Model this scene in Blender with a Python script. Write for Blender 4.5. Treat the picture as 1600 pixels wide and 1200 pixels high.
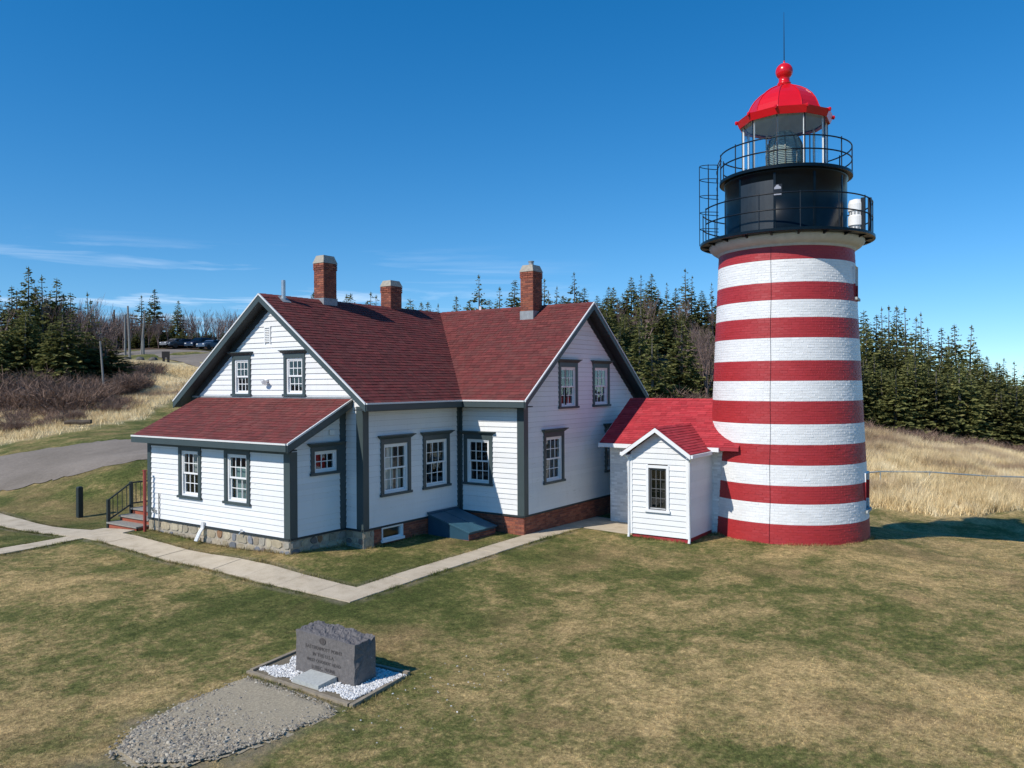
import bpy, math, random
import numpy as np
from mathutils import Vector, Matrix

for _o in list(bpy.data.objects):
    bpy.data.objects.remove(_o, do_unlink=True)
scene = bpy.context.scene
COL = scene.collection
rnd = random.Random(11)
nrs = np.random.RandomState(5)

# ------------------------------------------------------------------ camera
CAM = np.array([-20.680, -16.247, 4.135])
FW = np.array([0.82495148, 0.56519873, -0.00233628])
RT = np.array([0.56518093, -0.82494839, -0.00553914])
UP = np.cross(RT, FW)
FPX = 1257.0                      # focal length in pixels of a 1600 px wide frame
camd = bpy.data.cameras.new("camera")
camd.sensor_width = 36.0
camd.lens = 36.0 * FPX / 1600.0
camd.clip_start = 0.1
camd.clip_end = 6000
camo = bpy.data.objects.new("camera", camd)
COL.objects.link(camo)
camo.matrix_world = Matrix(((RT[0], UP[0], -FW[0], CAM[0]), (RT[1], UP[1], -FW[1], CAM[1]),
                            (RT[2], UP[2], -FW[2], CAM[2]), (0, 0, 0, 1)))
scene.camera = camo

# ------------------------------------------------------------------ sun and sky
SUN = Vector((1.0, -0.31, -0.93)).normalized()       # direction the light travels
SUN_STRENGTH = 4.2
SKY_STRENGTH = 0.138
EXPOSURE = 0.12
elev = math.asin(-SUN.z)
rot = math.atan2(-SUN.x, -SUN.y)
world = bpy.data.worlds.new("World")
scene.world = world
world.use_nodes = True
wn, wl = world.node_tree.nodes, world.node_tree.links
wn.clear()
w_out = wn.new("ShaderNodeOutputWorld")
w_bg = wn.new("ShaderNodeBackground")
w_bg.inputs["Strength"].default_value = SKY_STRENGTH
w_sky = wn.new("ShaderNodeTexSky")
w_sky.sky_type = 'NISHITA'
w_sky.sun_disc = False
w_sky.sun_elevation = elev
w_sky.sun_rotation = rot
w_sky.altitude = 0
w_sky.air_density = 1.0
w_sky.dust_density = 0.0
w_sky.ozone_density = 3.0
w_hsv = wn.new("ShaderNodeHueSaturation")
w_hsv.inputs["Saturation"].default_value = 1.40
w_hsv.inputs["Value"].default_value = 1.0
wl.new(w_sky.outputs[0], w_hsv.inputs["Color"])
# look the sky colour up a little above the true direction, so the clear blue reaches down to the sea horizon
w_tc0 = wn.new("ShaderNodeTexCoord")
w_add = wn.new("ShaderNodeVectorMath"); w_add.operation = 'ADD'; w_add.inputs[1].default_value = (0, 0, 0.068)
wl.new(w_tc0.outputs["Generated"], w_add.inputs[0])
w_nrm = wn.new("ShaderNodeVectorMath"); w_nrm.operation = 'NORMALIZE'
wl.new(w_add.outputs[0], w_nrm.inputs[0])
wl.new(w_nrm.outputs[0], w_sky.inputs["Vector"])
# thin cirrus: streaky noise on the sky direction, only low above the horizon
w_tc = wn.new("ShaderNodeTexCoord")
w_sep = wn.new("ShaderNodeSeparateXYZ")
wl.new(w_tc.outputs["Generated"], w_sep.inputs[0])
w_map = wn.new("ShaderNodeMapping")
w_map.inputs["Rotation"].default_value = (0, 0, math.radians(-124))
w_map.inputs["Scale"].default_value = (2.6, 1.4, 30.0)
wl.new(w_tc.outputs["Generated"], w_map.inputs[0])
w_tilt = wn.new("ShaderNodeMapping")
w_tilt.inputs["Rotation"].default_value = (0.0, math.radians(7), 0.0)
wl.new(w_map.outputs[0], w_tilt.inputs[0])
w_no = wn.new("ShaderNodeTexNoise")
w_no.inputs["Scale"].default_value = 1.5
w_no.inputs["Detail"].default_value = 7
w_no.inputs["Roughness"].default_value = 0.6
w_no.inputs["Distortion"].default_value = 0.4
wl.new(w_map.outputs[0], w_no.inputs["Vector"])
w_r1 = wn.new("ShaderNodeMapRange")
w_r1.inputs["From Min"].default_value = 0.53
w_r1.inputs["From Max"].default_value = 0.80
wl.new(w_no.outputs[0], w_r1.inputs["Value"])
w_r2 = wn.new("ShaderNodeMapRange")           # fade out above about 14 degrees
w_r2.inputs["From Min"].default_value = 0.17
w_r2.inputs["From Max"].default_value = 0.10
wl.new(w_sep.outputs["Z"], w_r2.inputs["Value"])
w_m = wn.new("ShaderNodeMath")
w_m.operation = 'MULTIPLY'
wl.new(w_r1.outputs[0], w_m.inputs[0])
wl.new(w_r2.outputs[0], w_m.inputs[1])
w_m2 = wn.new("ShaderNodeMath")
w_m2.operation = 'MULTIPLY'
w_m2.inputs[1].default_value = 0.8
w_dot = wn.new("ShaderNodeVectorMath"); w_dot.operation = 'DOT_PRODUCT'; w_dot.inputs[1].default_value = (0.473, 0.881, 0.0)
wl.new(w_tc.outputs["Generated"], w_dot.inputs[0])
w_r3 = wn.new("ShaderNodeMapRange")           # the cirrus bank lies over the land to the north
w_r3.inputs["From Min"].default_value = 0.82
w_r3.inputs["From Max"].default_value = 0.97
wl.new(w_dot.outputs["Value"], w_r3.inputs["Value"])
w_m3 = wn.new("ShaderNodeMath"); w_m3.operation = 'MULTIPLY'
wl.new(w_m.outputs[0], w_m3.inputs[0]); wl.new(w_r3.outputs[0], w_m3.inputs[1])
wl.new(w_m3.outputs[0], w_m2.inputs[0])
w_mix = wn.new("ShaderNodeMixRGB")
w_mix.inputs["Color2"].default_value = (8.2, 8.8, 9.6, 1)
wl.new(w_m2.outputs[0], w_mix.inputs["Fac"])
wl.new(w_hsv.outputs[0], w_mix.inputs["Color1"])
wl.new(w_mix.outputs[0], w_bg.inputs["Color"])
wl.new(w_bg.outputs[0], w_out.inputs[0])

sund = bpy.data.lights.new("sun", 'SUN')
sund.energy = SUN_STRENGTH
sund.angle = math.radians(0.53)
sund.color = (1.0, 0.94, 0.85)
suno = bpy.data.objects.new("sun", sund)
COL.objects.link(suno)
suno.location = (-40, 20, 40)
suno.rotation_mode = 'QUATERNION'
suno.rotation_quaternion = SUN.to_track_quat('-Z', 'Y')

scene.view_settings.view_transform = 'Standard'
scene.view_settings.look = 'None'
scene.view_settings.exposure = EXPOSURE
scene.view_settings.gamma = 1
scene.view_settings.use_curve_mapping = False

# ------------------------------------------------------------------ helpers
def tag(o, label=None, cat=None, group=None, kind=None):
    if label: o["label"] = label
    if cat: o["category"] = cat
    if group: o["group"] = group
    if kind: o["kind"] = kind
    return o

def empty(name, loc, label=None, cat=None, group=None):
    o = bpy.data.objects.new(name, None)
    o.empty_display_size = 0.2
    o.location = loc
    COL.objects.link(o)
    return tag(o, label, cat, group)

def base_of(parent):
    v = Vector((0, 0, 0))
    while parent is not None:
        v += Vector(parent.location)
        parent = parent.parent
    return v

def link(name, mesh, parent=None, loc=(0, 0, 0)):
    o = bpy.data.objects.new(name, mesh)
    o.location = loc
    if parent is not None:
        o.parent = parent
    COL.objects.link(o)
    return o

class MB:
    """collects faces in world coordinates and links them as one mesh object"""
    def __init__(s):
        s.v, s.f, s.c = [], [], []
    def quad(s, a, b, c, d, col=None):
        i = len(s.v)
        s.v += [tuple(a), tuple(b), tuple(c), tuple(d)]
        s.f.append((i, i + 1, i + 2, i + 3)); s.c.append(col)
    def tri(s, a, b, c, col=None):
        i = len(s.v)
        s.v += [tuple(a), tuple(b), tuple(c)]
        s.f.append((i, i + 1, i + 2)); s.c.append(col)
    def hexa(s, p, col=None):
        """p: 8 points, bottom ring 0-3 then top ring 4-7"""
        i = len(s.v)
        s.v += [tuple(q) for q in p]
        for f in ((3, 2, 1, 0), (4, 5, 6, 7), (0, 1, 5, 4), (1, 2, 6, 5), (2, 3, 7, 6), (3, 0, 4, 7)):
            s.f.append(tuple(i + k for k in f)); s.c.append(col)
    def box(s, x0, x1, y0, y1, z0, z1, col=None):
        s.hexa([(x0, y0, z0), (x1, y0, z0), (x1, y1, z0), (x0, y1, z0),
                (x0, y0, z1), (x1, y0, z1), (x1, y1, z1), (x0, y1, z1)], col)
    def obox(s, O, U, V, W, u0, u1, v0, v1, w0, w1, col=None):
        O, U, V, W = Vector(O), Vector(U), Vector(V), Vector(W)
        P = lambda a, b, c: O + U * a + V * b + W * c
        s.hexa([P(u0, v0, w0), P(u1, v0, w0), P(u1, v1, w0), P(u0, v1, w0),
                P(u0, v0, w1), P(u1, v0, w1), P(u1, v1, w1), P(u0, v1, w1)], col)
    def tube(s, pts, r, n=6, cap=True, col=None):
        pts = [Vector(p) for p in pts]
        rs = r if isinstance(r, (list, tuple)) else [r] * len(pts)
        rings = []
        for k, p in enumerate(pts):
            d = (pts[min(k + 1, len(pts) - 1)] - pts[max(k - 1, 0)])
            if d.length < 1e-9: d = Vector((0, 0, 1))
            d.normalize()
            a = d.cross(Vector((0, 0, 1)))
            if a.length < 1e-3: a = d.cross(Vector((1, 0, 0)))
            a.normalize(); b = d.cross(a)
            i = len(s.v)
            for j in range(n):
                t = 2 * math.pi * j / n
                s.v.append(tuple(p + (a * math.cos(t) + b * math.sin(t)) * rs[k]))
            rings.append(i)
        for k in range(len(rings) - 1):
            for j in range(n):
                s.f.append((rings[k] + j, rings[k] + (j + 1) % n, rings[k + 1] + (j + 1) % n, rings[k + 1] + j)); s.c.append(col)
        if cap:
            s.f.append(tuple(rings[0] + j for j in range(n))); s.c.append(col)
            s.f.append(tuple(rings[-1] + j for j in reversed(range(n)))); s.c.append(col)
    def lathe(s, cx, cy, prof, n=48, a0=0.0, a1=2 * math.pi, cols=None):
        full = abs(a1 - a0 - 2 * math.pi) < 1e-6
        m = n if full else n + 1
        i0 = len(s.v)
        for (r, z) in prof:
            for j in range(m):
                t = a0 + (a1 - a0) * j / n
                s.v.append((cx + r * math.cos(t), cy + r * math.sin(t), z))
        for k in range(len(prof) - 1):
            for j in range(n):
                j2 = (j + 1) % m
                s.f.append((i0 + k * m + j, i0 + k * m + j2, i0 + (k + 1) * m + j2, i0 + (k + 1) * m + j))
                s.c.append(cols[k] if cols else None)
    def prism(s, poly, O, U, V, W, w0, w1, col=None):
        """polygon in (U,V) extruded along W"""
        O, U, V, W = Vector(O), Vector(U), Vector(V), Vector(W)
        n = len(poly); i = len(s.v)
        for w in (w0, w1):
            for (a, b) in poly:
                s.v.append(tuple(O + U * a + V * b + W * w))
        s.f.append(tuple(i + k for k in reversed(range(n)))); s.c.append(col)
        s.f.append(tuple(i + n + k for k in range(n))); s.c.append(col)
        for k in range(n):
            k2 = (k + 1) % n
            s.f.append((i + k, i + k2, i + n + k2, i + n + k)); s.c.append(col)
    def mesh(s, name, mat, base=(0, 0, 0), smooth=False):
        me = bpy.data.meshes.new(name)
        b = np.array(base, float)
        V = np.array(s.v, float).reshape(-1, 3) - b
        me.from_pydata(V.tolist(), [], s.f)
        if mat is not None:
            me.materials.append(mat)
        if any(c is not None for c in s.c):
            at = me.attributes.new("Col", 'FLOAT_COLOR', 'FACE')
            arr = np.array([(c if c is not None else (1, 1, 1)) for c in s.c], float)
            arr = np.concatenate([arr, np.ones((len(arr), 1))], 1)
            at.data.foreach_set("color", arr.ravel())
        if smooth:
            me.polygons.foreach_set("use_smooth", [True] * len(me.polygons))
        me.update()
        return me
    def build(s, name, mat, parent=None, smooth=False):
        return link(name, s.mesh(name, mat, base_of(parent), smooth), parent)

def fix_normals(o):
    import bmesh
    bm = bmesh.new(); bm.from_mesh(o.data)
    bmesh.ops.recalc_face_normals(bm, faces=bm.faces)
    bm.to_mesh(o.data); bm.free()
    return o

# ------------------------------------------------------------------ materials
def new_mat(name):
    m = bpy.data.materials.new(name)
    m.use_nodes = True
    nt = m.node_tree
    b = nt.nodes["Principled BSDF"]
    return m, nt, b

def L(nt, a, b): nt.links.new(a, b)

def pos_node(nt, obj_space=False):
    if obj_space:
        t = nt.nodes.new("ShaderNodeTexCoord"); return t.outputs["Object"]
    g = nt.nodes.new("ShaderNodeNewGeometry"); return g.outputs["Position"]

def noise(nt, vec, scale, detail=4, rough=0.55, dist=0.0):
    n = nt.nodes.new("ShaderNodeTexNoise")
    n.inputs["Scale"].default_value = scale
    n.inputs["Detail"].default_value = detail
    n.inputs["Roughness"].default_value = rough
    n.inputs["Distortion"].default_value = dist
    L(nt, vec, n.inputs["Vector"])
    return n.outputs[0]

def ramp(nt, fac, stops):
    r = nt.nodes.new("ShaderNodeValToRGB")
    els = r.color_ramp.elements
    while len(els) < len(stops): els.new(0.5)
    for e, (p, c) in zip(els, stops):
        e.position = p
        e.color = (c, c, c, 1) if isinstance(c, (int, float)) else (c[0], c[1], c[2], 1)
    L(nt, fac, r.inputs[0])
    return r.outputs[0]

def mix(nt, fac, a, b, mode='MIX'):
    m = nt.nodes.new("ShaderNodeMixRGB")
    m.blend_type = mode
    for s_, v in ((0, fac), (1, a), (2, b)):
        if isinstance(v, (int, float)): m.inputs[s_].default_value = v if s_ == 0 else (v, v, v, 1)
        elif isinstance(v, tuple): m.inputs[s_].default_value = (v[0], v[1], v[2], 1)
        else: L(nt, v, m.inputs[s_])
    return m.outputs[0]

def bump(nt, b, h, strength=0.4, dist=0.02):
    n = nt.nodes.new("ShaderNodeBump")
    n.inputs["Strength"].default_value = strength
    n.inputs["Distance"].default_value = dist
    L(nt, h, n.inputs["Height"])
    L(nt, n.outputs[0], b.inputs["Normal"])

def attr(nt, name="Col"):
    a = nt.nodes.new("ShaderNodeAttribute"); a.attribute_name = name
    return a.outputs["Color"]

def paint(name, col, rough=0.5, var=0.12, scale=3.0, bump_s=0.0, bump_scale=60, use_attr=False, streak=0.0, metal=0.0, spec=0.5):
    m, nt, b = new_mat(name)
    p = pos_node(nt)
    c = attr(nt) if use_attr else col
    n1 = noise(nt, p, scale, 5, 0.6)
    c2 = mix(nt, 1.0, c, ramp(nt, n1, [(0.3, 1 - var), (0.7, 1.0)]), 'MULTIPLY')
    if streak:
        mp = nt.nodes.new("ShaderNodeMapping"); mp.inputs["Scale"].default_value = (6, 6, 0.5)
        L(nt, p, mp.inputs[0])
        n2 = noise(nt, mp.outputs[0], 1.6, 5, 0.65)
        c2 = mix(nt, ramp(nt, n2, [(0.55, 0.0), (0.8, streak)]), c2, (0.33, 0.32, 0.28))
    L(nt, c2, b.inputs["Base Color"])
    b.inputs["Roughness"].default_value = rough
    b.inputs["Metallic"].default_value = metal
    b.inputs["Specular IOR Level"].default_value = spec
    if bump_s:
        bump(nt, b, noise(nt, p, bump_scale, 4, 0.6), bump_s, 0.01)
    return m

M = {}
M['white'] = paint('white_paint', (0.79, 0.79, 0.78), 0.55, 0.06, 1.3, 0.12, 40, streak=0.16)
def board_tones(m, lo):
    nt = m.node_tree; b = nt.nodes["Principled BSDF"]
    src = b.inputs["Base Color"].links[0].from_socket
    oi = nt.nodes.new("ShaderNodeObjectInfo"); mr = nt.nodes.new("ShaderNodeMapRange")
    mr.inputs["To Min"].default_value = lo; mr.inputs["To Max"].default_value = 1.0
    L(nt, oi.outputs["Random"], mr.inputs["Value"])
    L(nt, mix(nt, 1.0, src, mr.outputs[0], 'MULTIPLY'), b.inputs["Base Color"])
def flecks(m):
    nt = m.node_tree; b = nt.nodes["Principled BSDF"]
    src = b.inputs["Base Color"].links[0].from_socket
    p = pos_node(nt)
    mp = nt.nodes.new("ShaderNodeMapping"); mp.inputs["Scale"].default_value = (2.2, 2.2, 26); L(nt, p, mp.inputs[0])
    a = noise(nt, mp.outputs[0], 1.0, 4, 0.7); w = noise(nt, p, 0.55, 3, 0.5)
    f = mix(nt, 1.0, ramp(nt, a, [(0.63, 0.0), (0.68, 0.55)]), ramp(nt, w, [(0.50, 0.0), (0.62, 1.0)]), 'MULTIPLY')
    L(nt, mix(nt, f, src, (0.34, 0.32, 0.29)), b.inputs["Base Color"])
flecks(M['white'])
board_tones(M['white'], 0.93)
M['siding_gap'] = paint('grimy_shaded_siding_gap', (0.16, 0.16, 0.165), 0.9, 0.2, 4.0)  # dark backing paints the shadow line between boards, plus some grime
M['white_trim'] = paint('white_trim_paint', (0.80, 0.80, 0.79), 0.45, 0.05, 2.0)
M['trim'] = paint('grey_green_trim', (0.050, 0.072, 0.075), 0.5, 0.15, 2.0, 0.1, 50)
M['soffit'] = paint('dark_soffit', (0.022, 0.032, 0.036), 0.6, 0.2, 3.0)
M['drip'] = paint('metal_drip_edge', (0.72, 0.72, 0.70), 0.35, 0.08, 4.0)
M['blue'] = paint('blue_grey_door_paint', (0.022, 0.074, 0.118), 0.45, 0.2, 2.0, 0.1, 30)
M['blue_leaf'] = paint('lighter_teal_door_paint', (0.045, 0.125, 0.175), 0.5, 0.3, 3.0, 0.15, 30)  # door leaves take a lighter teal than the bulkhead body
M['red_wall'] = paint('red_base_paint', (0.38, 0.03, 0.04), 0.5, 0.2, 3.0)
M['black_iron'] = paint('black_iron_paint', (0.0025, 0.008, 0.014), 0.3, 0.4, 3.0, 0.04, 30, spec=0.22)
M['black_rail'] = paint('dark_rail_paint', (0.004, 0.009, 0.016), 0.4, 0.3, 5.0, spec=0.3)
M['dome'] = paint('glossy_red_dome', (0.66, 0.006, 0.014), 0.26, 0.10, 3.0, 0.04, 25)
M['grey_ring'] = paint('grey_cornice', (0.56, 0.55, 0.51), 0.55, 0.2, 4.0, 0.1, 20)
M['lining'] = paint('pale_dome_lining', (0.80, 0.82, 0.83), 0.6, 0.15, 3.0)
M['galv'] = paint('galvanised_metal', (0.55, 0.57, 0.58), 0.35, 0.2, 8.0, metal=0.7)
M['flash'] = paint('lead_flashing', (0.33, 0.35, 0.36), 0.5, 0.3, 6.0, metal=0.2)
M['pipe_blue'] = paint('weathered_rail', (0.30, 0.36, 0.38), 0.5, 0.3, 6.0)
M['dark'] = paint('unlit_room_dark', (0.035, 0.032, 0.03), 0.9, 0.2, 2.0)  # near-black colour puts the gloom of unlit interiors into the surfaces
M['curtain'] = paint('pale_curtain', (0.62, 0.62, 0.58), 0.9, 0.2, 6.0)
M['teal_curtain'] = paint('teal_curtain', (0.22, 0.33, 0.33), 0.9, 0.2, 6.0)
M['red_thing'] = paint('red_shutter', (0.30, 0.012, 0.012), 0.6, 0.2, 6.0)
M['tread'] = paint('weathered_tread', (0.30, 0.28, 0.24), 0.8, 0.3, 8.0, 0.3, 30)
M['riser'] = paint('red_brown_riser', (0.36, 0.09, 0.045), 0.6, 0.25, 6.0)
M['post_red'] = paint('red_post_paint', (0.30, 0.05, 0.035), 0.6, 0.25, 8.0)
M['post_dark'] = paint('dark_green_post', (0.018, 0.028, 0.026), 0.6, 0.3, 8.0)
M['pole'] = paint('weathered_pole', (0.25, 0.24, 0.22), 0.85, 0.3, 5.0)
M['timber'] = paint('weathered_timber', (0.34, 0.28, 0.20), 0.85, 0.35, 10.0, 0.4, 30)
M['marker'] = paint('pale_granite_marker', (0.46, 0.47, 0.44), 0.7, 0.25, 20.0, 0.2, 60)
M['cap'] = paint('chimney_cap_mortar', (0.42, 0.38, 0.31), 0.85, 0.3, 9.0, 0.4, 25)
M['attr_paint'] = paint('tower_paint', None, 0.5, 0.10, 1.2, 0.08, 35, use_attr=True, streak=0.0)
M['attr_rough'] = paint('stone_colours', None, 0.85, 0.35, 9.0, 0.7, 22, use_attr=True)
M['brick'] = paint('brick_colours', None, 0.85, 0.3, 12.0, 0.4, 50, use_attr=True)
M['mortar'] = paint('lime_mortar', (0.42, 0.365, 0.285), 0.9, 0.3, 14.0, 0.4, 40)
M['brick_mortar'] = paint('brick_mortar', (0.26, 0.13, 0.095), 0.9, 0.3, 14.0, 0.4, 40)
M['car'] = paint('car_paint', None, 0.25, 0.05, 2.0, use_attr=True)
M['tyre'] = paint('tyre_rubber', (0.02, 0.02, 0.02), 0.85, 0.2, 8.0)
M['rock'] = paint('field_rock', (0.13, 0.12, 0.11), 0.9, 0.4, 3.0, 0.8, 8)
M['log'] = paint('old_log', (0.10, 0.075, 0.055), 0.9, 0.4, 6.0, 0.8, 15)
M['sign_dark'] = paint('dark_board', (0.006, 0.006, 0.007), 0.8, 0.3, 4.0)

# shingles: one tone for every tab, plus fine granules
def shingle_mat(name, gran):
    m, nt, b = new_mat(name)
    p = pos_node(nt)
    c = attr(nt)
    g = noise(nt, p, 160, 2, 0.7)
    c = mix(nt, 1.0, c, ramp(nt, g, [(0.3, 1 - gran), (0.7, 1.0 + gran * 0.2)]), 'MULTIPLY')
    g2 = noise(nt, p, 0.8, 4, 0.6)
    c = mix(nt, 1.0, c, ramp(nt, g2, [(0.3, 0.86), (0.7, 1.0)]), 'MULTIPLY')
    L(nt, c, b.inputs["Base Color"])
    b.inputs["Roughness"].default_value = 0.85
    b.inputs["Specular IOR Level"].default_value = 0.3
    bump(nt, b, g, 0.3, 0.006)
    return m
M['shingle'] = shingle_mat('maroon_shingles', 0.35)
M['red_shingle'] = shingle_mat('red_painted_shingles', 0.12)

# window glass: clear pane with Fresnel reflection
def glass_mat(name, tint, base_refl):
    m = bpy.data.materials.new(name); m.use_nodes = True
    nt = m.node_tree; nt.nodes.clear()
    o = nt.nodes.new("ShaderNodeOutputMaterial")
    mx = nt.nodes.new("ShaderNodeMixShader")
    tr = nt.nodes.new("ShaderNodeBsdfTransparent"); tr.inputs[0].default_value = (*tint, 1)
    gl = nt.nodes.new("ShaderNodeBsdfGlossy"); gl.inputs["Roughness"].default_value = 0.02
    gl.inputs["Color"].default_value = (0.9, 0.95, 1, 1)
    lw = nt.nodes.new("ShaderNodeLayerWeight"); lw.inputs["Blend"].default_value = 0.5
    pw = nt.nodes.new("ShaderNodeMath"); pw.operation = 'POWER'; pw.inputs[1].default_value = 4.0
    L(nt, lw.outputs["Facing"], pw.inputs[0])
    fr = nt.nodes.new("ShaderNodeMapRange"); fr.inputs["To Min"].default_value = base_refl; fr.inputs["To Max"].default_value = 0.9
    L(nt, pw.outputs[0], fr.inputs["Value"])
    p = pos_node(nt)
    bp = nt.nodes.new("ShaderNodeBump"); bp.inputs["Strength"].default_value = 0.06; bp.inputs["Distance"].default_value = 0.05
    L(nt, noise(nt, p, 2.5, 2, 0.5), bp.inputs["Height"]); L(nt, bp.outputs[0], gl.inputs["Normal"])
    L(nt, fr.outputs[0], mx.inputs[0]); L(nt, tr.outputs[0], mx.inputs[1]); L(nt, gl.outputs[0], mx.inputs[2])
    L(nt, mx.outputs[0], o.inputs[0])
    return m
M['glass'] = glass_mat('window_glass', (0.80, 0.86, 0.86), 0.075)
M['lantern_glass'] = glass_mat('lantern_glass', (0.92, 0.97, 0.98), 0.04)
def lens_mat():
    m, nt, b = new_mat('fresnel_lens_glass')
    b.inputs["Base Color"].default_value = (0.50, 0.56, 0.50, 1)
    b.inputs["Roughness"].default_value = 0.08
    b.inputs["Transmission Weight"].default_value = 0.45
    b.inputs["IOR"].default_value = 1.5
    return m
M['lens'] = lens_mat()

# granite of the monument
def granite():
    m, nt, b = new_mat('dark_granite')
    p = pos_node(nt)
    n1 = noise(nt, p, 14, 5, 0.7)
    n2 = noise(nt, p, 120, 2, 0.6)
    c = ramp(nt, n1, [(0.25, (0.098, 0.090, 0.087)), (0.55, (0.150, 0.136, 0.129)), (0.8, (0.205, 0.180, 0.168))])
    c = mix(nt, 1.0, c, ramp(nt, n2, [(0.3, 0.7), (0.7, 1.15)]), 'MULTIPLY')
    n3 = noise(nt, p, 30, 1, 0.3)
    c = mix(nt, ramp(nt, n3, [(0.76, 0.0), (0.79, 0.7)]), c, (0.5, 0.45, 0.42))
    L(nt, c, b.inputs["Base Color"]); b.inputs["Roughness"].default_value = 0.75
    bump(nt, b, n1, 0.5, 0.02)
    return m
M['granite'] = granite()
M['carved'] = paint('carved_letters', (0.088, 0.077, 0.073), 0.85, 0.3, 20)

def concrete():
    m, nt, b = new_mat('old_concrete')
    p = pos_node(nt)
    n1 = noise(nt, p, 2.2, 6, 0.65); n2 = noise(nt, p, 45, 3, 0.7)
    c = ramp(nt, n1, [(0.22, (0.36, 0.285, 0.19)), (0.45, (0.53, 0.44, 0.315)), (0.65, (0.60, 0.505, 0.37)), (0.85, (0.65, 0.555, 0.42))])
    c = mix(nt, 1.0, c, ramp(nt, n2, [(0.25, 0.78), (0.75, 1.06)]), 'MULTIPLY')
    L(nt, c, b.inputs["Base Color"]); b.inputs["Roughness"].default_value = 0.9
    bump(nt, b, n2, 0.35, 0.008)
    return m
M['concrete'] = concrete()
def gravel_road():
    m, nt, b = new_mat('packed_gravel')
    p = pos_node(nt)
    n1 = noise(nt, p, 0.35, 6, 0.65); n2 = noise(nt, p, 9, 4, 0.75)
    c = ramp(nt, n1, [(0.3, (0.185, 0.152, 0.115)), (0.6, (0.255, 0.212, 0.168)), (0.8, (0.31, 0.262, 0.205))])
    c = mix(nt, 1.0, c, ramp(nt, n2, [(0.3, 0.72), (0.7, 1.08)]), 'MULTIPLY')
    L(nt, c, b.inputs["Base Color"]); b.inputs["Roughness"].default_value = 0.95
    bump(nt, b, n2, 0.6, 0.03)
    return m
M['road'] = gravel_road()

# lawn / meadow / woodland-floor colours as node groups shared by the ground sheet and the blades growing on it
def lawn_colour(nt, p):
    big = noise(nt, p, 0.16, 5, 0.6, 0.6)
    mid = noise(nt, p, 0.9, 6, 0.68, 0.4)
    mp = nt.nodes.new("ShaderNodeMapping"); mp.inputs["Location"].default_value = (31, 17, 5); L(nt, p, mp.inputs[0])
    warm = noise(nt, mp.outputs[0], 0.33, 4, 0.6, 0.3)
    sm = noise(nt, p, 5.5, 6, 0.8)
    f = mix(nt, 0.30, mix(nt, 0.5, big, mid), sm)
    # the sheltered ground beside the house stays greener, the open knoll by the tower dries out
    sp = nt.nodes.new("ShaderNodeSeparateXYZ"); L(nt, p, sp.inputs[0])
    def mr_(sock, a, b, lo, hi):
        q = nt.nodes.new("ShaderNodeMapRange"); q.interpolation_type = 'SMOOTHSTEP'
        for k_, v_ in (("From Min", a), ("From Max", b), ("To Min", lo), ("To Max", hi)): q.inputs[k_].default_value = v_
        L(nt, sock, q.inputs["Value"]); return q.outputs[0]
    def ma_(op, a, b):
        q = nt.nodes.new("ShaderNodeMath"); q.operation = op
        for i_, v_ in ((0, a), (1, b)):
            if isinstance(v_, (int, float)): q.inputs[i_].default_value = v_
            else: L(nt, v_, q.inputs[i_])
        return q.outputs[0]
    gr = ma_('MULTIPLY', mr_(sp.outputs[0], -12.5, -8.0, 0.0, 0.045), mr_(sp.outputs[1], -8.0, -4.0, 0.0, 1.0))
    dr = mr_(sp.outputs[1], -7.0, -12.0, 0.0, 0.020)
    f = ma_('ADD', ma_('SUBTRACT', f, gr), dr)
    c = ramp(nt, f, [(0.405, (0.070, 0.084, 0.021)), (0.468, (0.135, 0.134, 0.041)), (0.512, (0.255, 0.198, 0.080)), (0.585, (0.46, 0.326, 0.146))])
    c = mix(nt, ramp(nt, warm, [(0.54, 0.0), (0.68, 0.5)]), c, (0.265, 0.175, 0.085))
    fine = noise(nt, p, 17, 4, 0.85); grit = noise(nt, p, 6, 5, 0.8)
    c = mix(nt, 1.0, c, ramp(nt, fine, [(0.30, 0.45), (0.5, 1.05), (0.68, 1.65)]), 'MULTIPLY')
    c = mix(nt, 1.0, c, ramp(nt, grit, [(0.32, 0.68), (0.68, 1.30)]), 'MULTIPLY')
    return c
def meadow_colour(nt, p):
    big = noise(nt, p, 0.11, 4, 0.6, 0.5); mid = noise(nt, p, 1.1, 5, 0.65)
    f = mix(nt, 0.5, big, mid)
    pn = noise(nt, p, 0.07, 5, 0.65, 1.0)
    st = ramp(nt, f, [(0.34, (0.30, 0.20, 0.12)), (0.43, (0.54, 0.41, 0.215)), (0.51, (0.70, 0.56, 0.32)), (0.60, (0.78, 0.66, 0.43))])
    return mix(nt, ramp(nt, pn, [(0.52, 0.0), (0.62, 0.75)]), st, (0.235, 0.150, 0.105))
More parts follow.
